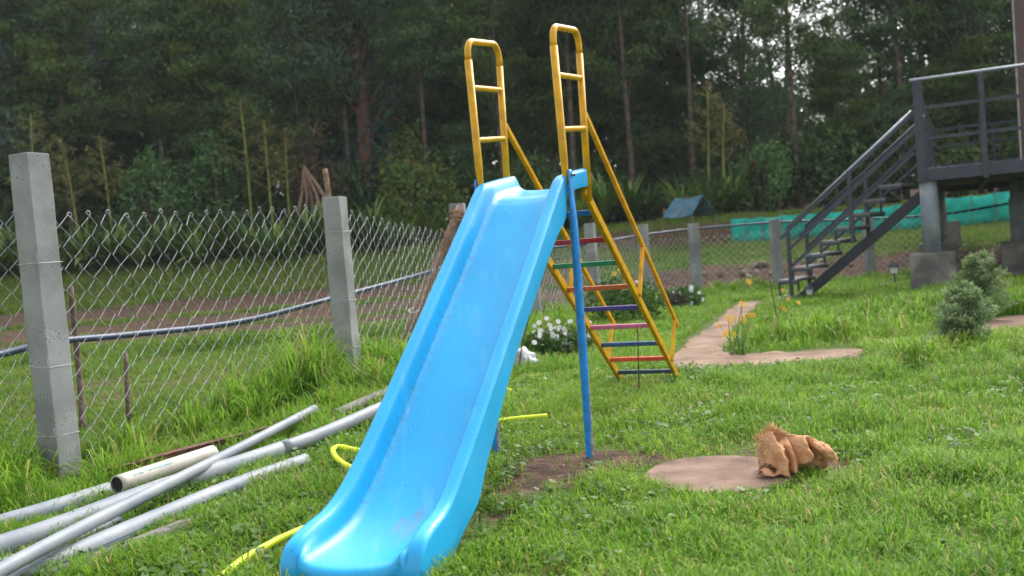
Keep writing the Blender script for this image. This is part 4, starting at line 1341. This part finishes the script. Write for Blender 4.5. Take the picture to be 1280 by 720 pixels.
flower_plant('leafy_plant', 'loose leafy green plant by the fence right of the ladder', 'plant', b, 900, .3, .55, [at(796, 352, b.y), at(800, 376, b.y)], .03, M_WHITE, .07)
b = pz(845, 390, 0)
flower_plant('leafy_plant', 'dark purplish low plant beside the small daisy clump', 'plant', b, 500, .16, .28, [], .03, M_WHITE, .06, leafmat('purple_leaves', [(0, (.04, .035, .03)), (1, (.09, .08, .06))], .6, .2, 0))
# conifers
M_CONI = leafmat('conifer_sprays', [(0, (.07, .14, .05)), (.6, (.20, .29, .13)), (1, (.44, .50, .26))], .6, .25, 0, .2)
def conifer(base, h, w, n, label):
    o = thing('conifer_shrub', label, 'conifer', base, 'young conifers by the deck')
    P, T = [], []
    NB = 74
    for k in range(NB):
        z = random.random() ** 1.15
        r = w / 2 * (1 - z * .70) * random.uniform(.45, 1.15)
        a = k * 2.4 + random.uniform(-.5, .5)
        root = np.array([0, 0, h * z * .72 + .01])
        tip = np.array([r * math.cos(a), r * math.sin(a), h * z * .72 + r * random.uniform(.35, 1.0) + .05 * h])
        sd = np.array([-math.sin(a), math.cos(a), 0])
        m = n // NB
        f = rng.random(m) ** .7
        wd = .30 * r * np.sin(np.pi * np.clip(f, .05, .97)) ** .8 + .012
        q = root + (tip - root) * f[:, None] + sd * (wd * rng.uniform(-1, 1, m))[:, None] + rng.normal(size=(m, 3)) * np.array([.008, .008, .012])
        q[:, 2] -= .10 * r * (f - .5) ** 2
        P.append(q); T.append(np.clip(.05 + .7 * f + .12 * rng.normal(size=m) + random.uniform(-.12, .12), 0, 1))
    P = np.concatenate(P); T = np.concatenate(T)
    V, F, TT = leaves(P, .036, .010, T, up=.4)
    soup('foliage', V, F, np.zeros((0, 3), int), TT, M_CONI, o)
    MB().tube([base - UP * .05, base + UP * h * .5, base + UP * h * .9], [.016, .01, .004], 6).build('trunk', M_BARK, o)
conifer(pz(1207, 437, 0), .60, .58, 16000, 'feathery pale green young conifer at the path edge, the nearer of two')
conifer(pz(1226, 402, 0), .84, .62, 14000, 'feathery young conifer just behind the nearer conifer, before the deck')
# small seedling at the foot of the slide
def seedling(base, h, n, label):
    o = thing('seedling', label, 'seedling', base, 'seedlings by the slide')
    P = cloud(n, (0, 0, h * .55), (.09, .07, h * .5))
    V, F, T = leaves(P, .036, .024, rng.random(len(P)), up=.2)
    soup('leaves', V, F, np.zeros((0, 3), int), T, M_WEED, o)
    MB().tube([base, base + Vector((.01, 0, h))], [.004, .002], 5).build('stem', M_STEMG, o)
seedling(pz(600, 668, 0), .14, 26, 'small leafy seedling against the right foot of the slide')
seedling(pz(588, 690, 0), .10, 14, 'tiny leafy seedling growing at the slide corner')

# ------------------------------------------------------------------ agaves, stalks and shrubs below the forest
M_AGAVE = leafmat('agave_leaves', [(0, (.05, .115, .025)), (.6, (.13, .23, .045)), (1, (.30, .35, .08))], .45, .15, .3, .35)
def agave():
    o = thing('agave', 'dark green agave in the row below the forest', 'agave', (0, 0, 0), 'agaves along the forest edge')
    V, F, T = [], [], []
    for k in range(62):
        a = random.random() * 6.28; el = R(random.uniform(12, 82)); L = random.uniform(1.0, 1.6); w = random.uniform(.05, .085)
        d = Vector((math.cos(a), math.sin(a), 0)); s = Vector((-math.sin(a), math.cos(a), 0))
        t = random.random(); prev = len(V)
        pts = []
        x = .06; z = .1 + .3 * random.random(); ang = el
        for j in range(6):
            ww = w * (.75, 1, .95, .7, .4, .02)[j]
            V += [d * x + s * ww + UP * (z + .02), d * x - s * ww + UP * (z + .02)]
            T += [t, t]
            x += math.cos(ang) * L / 5; z += math.sin(ang) * L / 5; ang -= R(random.uniform(2, 14))
        F += [(prev + 2 * j, prev + 2 * j + 1, prev + 2 * j + 3, prev + 2 * j + 2) for j in range(5)]
    soup('leaves', np.array([tuple(v) for v in V]), np.array(F), np.zeros((0, 3), int), np.array(T), M_AGAVE, o)
    MB().tube([(0, 0, -.2), (0, 0, .5)], [.12, .07], 8).build('stem', M_BARK, o)
    return o
ag = agave()
first = True
def put_agave(u, y, s):
    global first
    x = at(u, 280, y).x
    loc = (x, y, hz(x, y) - .05)
    if first:
        ag.location = loc; ag.scale = (s, s, s); first = False
    else:
        copy_thing(ag, loc, random.random() * 6.28, (s, s, s * random.uniform(.9, 1.15)))
for u in range(-60, 590, 26): put_agave(u + random.uniform(-9, 9), random.uniform(25.8, 27.5), random.uniform(.75, 1.1))
for u in list(range(690, 830, 24)) + [850, 880, 905, 925]: put_agave(u + random.uniform(-6, 6), random.uniform(27, 28.6), random.uniform(.8, 1.15))

M_STALK = mat('yellow_green_stalk', (.20, .21, .045), .7, .2, 10)
M_SEED = leafmat('seed_heads', [(0, (.11, .11, .04)), (1, (.25, .22, .09))], .8, .2, .15)
def stalk(u0, v0, u1, v1, y, label):
    a, b = at(u0, v0, y), at(u1, v1, y)
    a.z = min(a.z, hz(a.x, y) + .3)
    o = thing('agave_flower_stalk', label, 'flower stalk', a, 'agave flower stalks')
    mid = a.lerp(b, .5) + Vector((random.uniform(-.08, .08), 0, 0))
    MB().tube(catmull([a, mid, b], 4), [.040] * 4 + [.030] * 4 + [.012], 7).build('stalk', M_STALK, o, smooth=True)
    br = MB(); P = []
    H = (b - a).length
    for k in range(22):
        t = .45 + .55 * k / 22
        p = a.lerp(b, t); an = random.random() * 6.28; L = (1.12 - t) * H * .32 + .08
        e = p + Vector((math.cos(an) * L, math.sin(an) * L, L * .45)); 
        br.tube([p, p.lerp(e, .6) + Vector((0, 0, .04)), e], [.011, .008, .005], 4, cap=False)
        for q in range(26):
            P.append(np.array(p.lerp(e, random.uniform(.4, 1.05)) - a) + rng.normal(size=3) * .05)
    br.build('side_branches', M_STALK, o)
    P = np.array(P)
    V, F, T = leaves(P, .10, .05, rng.random(len(P)), droop=.3)
    soup('foliage', V, F, np.zeros((0, 3), int), T, M_SEED, o)  # these cards are the stalk's seed heads, not leaves
stalk(313, 262, 300, 122, 28.2, 'tall yellow green stalk with branched top, leftmost of the trio left of the second post')
stalk(340, 268, 330, 150, 28.0, 'tall yellow green stalk in the middle of the trio left of the second post')
stalk(363, 276, 356, 160, 28.1, 'tall yellow green stalk, rightmost of the trio beside the brown dead brush')
stalk(96, 262, 76, 172, 28.0, 'thin leaning yellow stalk just right of the nearest concrete post')
stalk(138, 265, 124, 170, 28.4, 'thin leaning yellow stalk second right of the nearest concrete post')
stalk(42, 240, 38, 142, 27.6, 'feathery topped stalk rising behind the nearest concrete post')
stalk(886, 262, 884, 105, 28.6, 'tall pale feathery stalk behind the blue tarp shelter, the left of two')
stalk(908, 262, 905, 130, 28.3, 'tall pale feathery stalk behind the blue tarp shelter, the right of two')
# shrubs
def shrub(u0, v0, u1, v1, y, m, label, n=2600, size=.16, cat='shrub', fl=None, flc=None):
    a, b_ = at(u0, v1, y), at(u1, v0, y)
    w = (b_.x - a.x) / 2; cx_ = (a.x + b_.x) / 2
    g = hz(cx_, y); h = b_.z - g
    base = Vector((cx_, y, g))
    o = thing('shrub', label, cat, base, 'shrubs at the forest edge')
    P, T = [], []
    for k in range(34):
        d = rng.normal(size=3); d /= np.linalg.norm(d)
        c = np.array([d[0] * w * .75, d[1] * w * .6, h * (.5 + .42 * d[2])]) if True else 0
        mm = n // 34
        P.append(c + rng.normal(size=(mm, 3)) * np.array([w * .17, w * .17, h * .09])); T.append(np.clip(.3 + .4 * rng.random() + .15 * rng.normal(size=mm), 0, 1))
    P = np.concatenate(P); T = np.concatenate(T); k = P[:, 2] > 0; P, T = P[k], T[k]
    V, F, TT = leaves(P, size, size * .42, T, up=.2)
    soup('leaves', V, F, np.zeros((0, 3), int), TT, m, o)
    lb = MB()
    for k in range(8):
        an = random.random() * 6.28
        lb.tube([base, base + Vector((math.cos(an) * w * .3, math.sin(an) * w * .3, h * .5)), base + Vector((math.cos(an) * w * .6, math.sin(an) * w * .5, h * .85))], [.035, .022, .008], 5, cap=False)
    lb.build('branches', M_BARK, o)
    if fl:
        Q = P[rng.integers(0, len(P), fl)] * np.array([1.05, 1.05, 1.04])
        Q = np.concatenate([Q + rng.normal(size=Q.shape) * .07 for _ in range(5)])
        V, F, TT = leaves(Q, .09, .06, rng.random(len(Q)))
        soup('flowers', V, F, np.zeros((0, 3), int), TT, flc, o)
    return o
M_SHL = leafmat('light_shrub_leaves', [(0, (.05, .12, .04)), (1, (.16, .29, .09))], .5, .25, .15)
M_SHO = leafmat('olive_shrub_leaves', [(0, (.05, .09, .018)), (1, (.18, .25, .05))], .5, .25, .15)
M_SHB = leafmat('blue_green_leaves', [(0, (.025, .07, .075)), (1, (.075, .15, .16))], .5, .2, .15)
M_SHD = leafmat('dry_leaves', [(0, (.06, .04, .025)), (1, (.17, .115, .075))], .8, .2, .1)
M_RED = leafmat('red_petals', [(0, (.35, .012, .01)), (1, (.60, .03, .02))], .6, .2, .1)
shrub(150, 190, 240, 262, 28.3, M_SHL, 'light green leafy shrub behind the first bay of the fence')
shrub(235, 176, 318, 262, 28.8, M_SHL, 'grey green leafy shrub left of the stalk trio')
shrub(468, 160, 545, 240, 29.3, M_SHO, 'loose shrub with red flowers right of the reddish tree trunk', 2200, .15, 'shrub', 16, M_RED)
shrub(475, 190, 575, 285, 28.2, M_SHO, 'yellow green leafy shrub above the third concrete post', 3600)
shrub(410, 140, 500, 215, 30.0, M_SHB, 'blue green young eucalyptus shrub beside the reddish tree trunk')
shrub(920, 182, 985, 275, 28.6, M_SHL, 'green shrub with a few red flowers above the teal net', 2600, .16, 'shrub', 7, M_RED)
shrub(365, 150, 425, 215, 28.6, M_SHD, 'dry brown dead brush above the leaning sticks', 1500)
lp = at(385, 200, 27.6)
o = thing('stick_tripod', 'brown dead branches leaning together left of the second concrete post', 'dead branches', Vector((lp.x, 27.6, hz(lp.x, 27.6))))
for u1, v1 in ((372, 272), (393, 282), (405, 276), (414, 262), (384, 280)):
    e = at(u1, v1, 27.6 + random.uniform(-.5, .3)); t_ = at(383 + random.uniform(-4, 4), 206 + random.uniform(-6, 6), 27.6)
    MB().tube([e, e.lerp(t_, .5) + Vector((.05, 0, 0)), t_], [.055, .045, .03], 6).build('branch', MATS['prop_wood'], o)

# ------------------------------------------------------------------ the forest
M_F1 = leafmat('acacia_foliage', [(0, (.052, .098, .042)), (.6, (.09, .155, .055)), (1, (.145, .21, .06))], .6, .22, .3, .25)
M_F2 = leafmat('eucalyptus_foliage', [(0, (.055, .095, .068)), (.6, (.10, .16, .105)), (1, (.16, .225, .14))], .55, .25, .28, .3)
M_F3 = leafmat('olive_foliage', [(0, (.05, .088, .03)), (.6, (.105, .162, .04)), (1, (.17, .22, .05))], .6, .22, .25, .25)
def tree_proto(name, label, m, bark, h, cw, c0, nclump, nleaf, size, asp, flat=.5, droop=0., tr=.16, seed=1, bend=.3):
    """trunk with limbs, crown of leaf clumps hung on the limbs; base at the origin"""
    random.seed(seed)
    o = thing(name, label, 'tree', (0, 0, 0), 'forest trees behind the field')
    tb = MB()
    bx, by = random.uniform(-bend, bend), random.uniform(-bend, bend)
    def tp(t): return Vector((bx * math.sin(t * 2.2), by * math.sin(t * 1.7), h * t))
    pts = [tp(k / 9) for k in range(10)]; pts[0].z = -.4
    tb.tube(pts, [tr * (1.15 - 1.05 * k / 9) for k in range(10)], 9)
    P, T = [], []
    for k in range(nclump):
        f = (k + random.random()) / nclump
        zt = c0 + (1 - c0) * f
        prof = math.sin(math.pi * min(1, .12 + .88 * (zt - c0) / (1 - c0)) ** .8) ** .7
        L = cw * (.25 + .75 * prof) * random.uniform(.45, 1.05)
        an = random.random() * 6.28 + k * 2.4
        root = tp(max(.02, zt - .07 - .06 * random.random()))
        end = Vector((root.x + math.cos(an) * L, root.y + math.sin(an) * L, h * zt + .12 * L))
        mid = root.lerp(end, .55) + Vector((0, 0, .1 * L))
        tb.tube([root, mid, end], [tr * .32 * (1.2 - zt), tr * .2 * (1.2 - zt), .012], 5, cap=False)
        cr = random.uniform(.55, 1.0) * cw * .36
        tone = random.gauss(.48, .16)
        for c_, q in ((end, 1.0), (mid, .6)):
            nn = int(nleaf * q)
            d = rng.normal(size=(nn, 3)) * .5
            P.append(np.array(c_) + d * np.array([cr, cr, cr * flat]))
            T.append(np.clip(tone + .16 * rng.normal(size=nn), 0, 1))
    P = np.concatenate(P); T = np.concatenate(T)
    k = P[:, 2] > .3; P, T = P[k], T[k]
    V, F, TT = leaves(P, size, size * asp, T, droop=droop)
    MB.build(tb, 'trunk', bark, o, smooth=True)
    soup('crown', V, F, np.zeros((0, 3), int), TT, m, o)
    return o
protos = {
 'acacia_a': tree_proto('acacia_tree', 'dark olive acacia with layered foliage at the forest edge', M_F3, M_BARK, 8.5, 2.2, .20, 60, 330, .17, .34, .38, .1, .12, 3),
 'acacia_b': tree_proto('acacia_tree', 'dark olive acacia with layered foliage at the forest edge', M_F1, M_BARK, 10.5, 2.4, .10, 66, 330, .17, .32, .42, .1, .14, 4),
 'euca_a': tree_proto('eucalyptus_tree', 'tall grey green eucalyptus rising above the acacias', M_F2, M_BARK, 14, 2.6, .25, 62, 340, .18, .26, .7, .8, .17, 5),
 'euca_b': tree_proto('eucalyptus_tree', 'tall grey green eucalyptus rising above the acacias', M_F2, M_RBARK, 15.5, 2.5, .30, 56, 340, .18, .26, .75, .9, .18, 6),
 'slim_a': tree_proto('slim_tree', 'slim brown trunked tree with a high crown at the forest edge', M_F3, M_BARK, 12, 1.7, .42, 40, 260, .17, .32, .45, .2, .105, 12),
 'slim_b': tree_proto('slim_tree', 'slim brown trunked tree with a high crown at the forest edge', M_F1, M_BARK, 13, 1.6, .46, 38, 260, .17, .32, .5, .3, .095, 13, .5),
 'euca_c': tree_proto('eucalyptus_tree', 'open crowned eucalyptus with sky showing through', M_F2, M_BARK, 12, 2.7, .35, 34, 190, .17, .27, .6, .7, .15, 8, .9),
}
random.seed(17)
used = set()
def plant(kind, x, y, s=1.0, label=None, sz=1.0):
    src = protos[kind]
    loc = (x, y, hz(x, y))
    if kind not in used:
        used.add(kind)
        src.location = loc; src.scale = (s, s, s * sz); src.rotation_euler = (0, 0, random.random() * 6.28)
        if label: src['label'] = label
        return src
    o = copy_thing(src, loc, random.random() * 6.28, (s, s, s * sz))
    o['label'] = label or LBL[kind]
    return o
LBL = {k: v['label'] for k, v in protos.items()}
def gap(x, y): 
    q = x / y
    return .335 < q < .388
# front row of acacias
for k in range(21):
    x = -21 + 42 * k / 20 + random.uniform(-.7, .7); y = random.uniform(30, 33)
    plant('acacia_a' if k % 2 else 'acacia_b', x, y, random.uniform(.75, 1.0) if not gap(x, y) else .58)
for k in range(15):
    x = -15.5 + 31 * k / 14 + random.uniform(-.6, .6); y = random.uniform(29.0, 30.2)
    if gap(x, y): continue
    plant('slim_a' if k % 2 else 'slim_b', x, y, random.uniform(.85, 1.05))
# middle and back rows of tall eucalyptus
for k in range(20):
    x = -25 + 50 * k / 19 + random.uniform(-.8, .8); y = random.uniform(34.5, 38)
    if gap(x, y): plant('acacia_a', x, y, .72); continue
    if x / y > .2: plant('euca_c', x, y, random.uniform(.85, 1.1))
    else: plant('euca_a' if k % 3 else 'euca_b', x, y, random.uniform(.85, 1.1))
for k in range(19):
    x = -29 + 58 * k / 18 + random.uniform(-1, 1); y = random.uniform(40, 45)
    if gap(x, y): plant('acacia_b', x, y, .7); continue
    plant(('euca_c' if x / y > .2 else ('euca_b', 'acacia_b', 'euca_a')[k % 3]), x, y, random.uniform(.9, 1.15))
# the tree with the thick reddish trunk left of the slide, and two more trunks that show
def lone(u, v, y, kind, s, label, bark, tr=1.6):
    x = at(u, v, y).x
    o = plant(kind, x, y, s, label)
    o.rotation_euler = (0, 0, .4)
    for c in o.children:
        if c.name.startswith('trunk'):
            c.data = c.data.copy(); c.data.materials[0] = bark
            co = np.empty(len(c.data.vertices) * 3, np.float32); c.data.vertices.foreach_get('co', co); co = co.reshape(-1, 3)
            rr = np.hypot(co[:, 0], co[:, 1]) < .55
            co[rr, :2] *= tr
            c.data.vertices.foreach_set('co', co.ravel())
    return o
lone(448, 120, 29.6, 'euca_b', 1.0, 'big eucalyptus with a thick reddish trunk left of the slide handrails', M_RBARK, 1.5)
lone(1200, 150, 31, 'euca_b', .95, 'eucalyptus with a slim reddish trunk behind the deck railing', M_RBARK, .8)
lone(22, 80, 30.2, 'euca_a', 1.0, 'dark trunked eucalyptus at the far left edge above the nearest post', M_BARK, 1.5)
lone(806, 60, 33.0, 'euca_b', 1.0, 'tall eucalyptus with a bare brown trunk right of the slide handrails', M_BARK, 1.1)
# the wood behind, one dark mass of leaves
def backdrop():
    n = 120000
    x = rng.random(n) * 100 - 50; y = 47 + 9 * rng.random(n)
    q = x / y
    top = np.where(q > .17, 5.6 + 1.2 * vnoise(x, y, .5, 51), 11.8 + 2.2 * vnoise(x, y, .4, 52))
    top = np.where((q > .325) & (q < .40), 3.6, top)
    z = height(x, y) + top * rng.random(n) ** .9
    P = np.stack([x, y, z], 1)
    P += rng.normal(size=P.shape) * .2
    V, F, T = leaves(P, .55, .26, np.clip(.3 + .25 * vnoise(x + z, z * 1.3, .8, 55) + .1 * rng.normal(size=n), 0, 1), droop=.5)
    soup('distant_wood', V, F, np.zeros((0, 3), int), T, M_F1, None, 'stuff')
backdrop()
# low dark undergrowth between the trunks
M_UND = leafmat('undergrowth_leaves', [(0, (.035, .07, .022)), (.6, (.075, .13, .036)), (1, (.14, .20, .055))], .6, .2, .2)
us = None
for k in range(24):
    x = -19 + 38 * k / 23 + random.uniform(-.5, .5); y = random.uniform(28.9, 30.4)
    if us is None:
        base = Vector((x, y, hz(x, y)))
        us = thing('undergrowth_shrub', 'dark leafy shrub in the shade under the forest trees', 'shrub', base, 'dark shrubs under the trees')
        P = cloud(2600, (0, 0, .9), (1.1, .8, 1.1), .5); P = P[P[:, 2] > 0]
        V, F, T = leaves(P, .2, .08, np.clip(.4 + .25 * rng.normal(size=len(P)), 0, 1), up=.1)
        soup('leaves', V, F, np.zeros((0, 3), int), T, M_UND, us)
        MB().tube([base - UP * .1, base + UP * .6, base + UP * 1.4], [.05, .035, .01], 6).build('stem', M_BARK, us)
    else:
        s = random.uniform(.8, 1.3)
        copy_thing(us, (x, y, hz(x, y)), random.random() * 6.28, (s, s, s * random.uniform(.8, 1.3)))

# ------------------------------------------------------------------ moist air between here and the forest
def haze():
    o = MB().box((0, 40, 13.5), (220, 110, 31)).build('haze', bpy.data.materials.new('moist_air'))
    m = o.data.materials[0]; m.use_nodes = True
    n, l = m.node_tree.nodes, m.node_tree.links
    n.remove(n['Principled BSDF'])
    v = n.new('ShaderNodeVolumePrincipled')
    v.inputs['Color'].default_value = (.80, .88, .92, 1)
    v.inputs['Density'].default_value = HAZE
    l.new(v.outputs[0], n['Material Output'].inputs['Volume'])
    o['kind'] = 'stuff'
HAZE = .0006
haze()
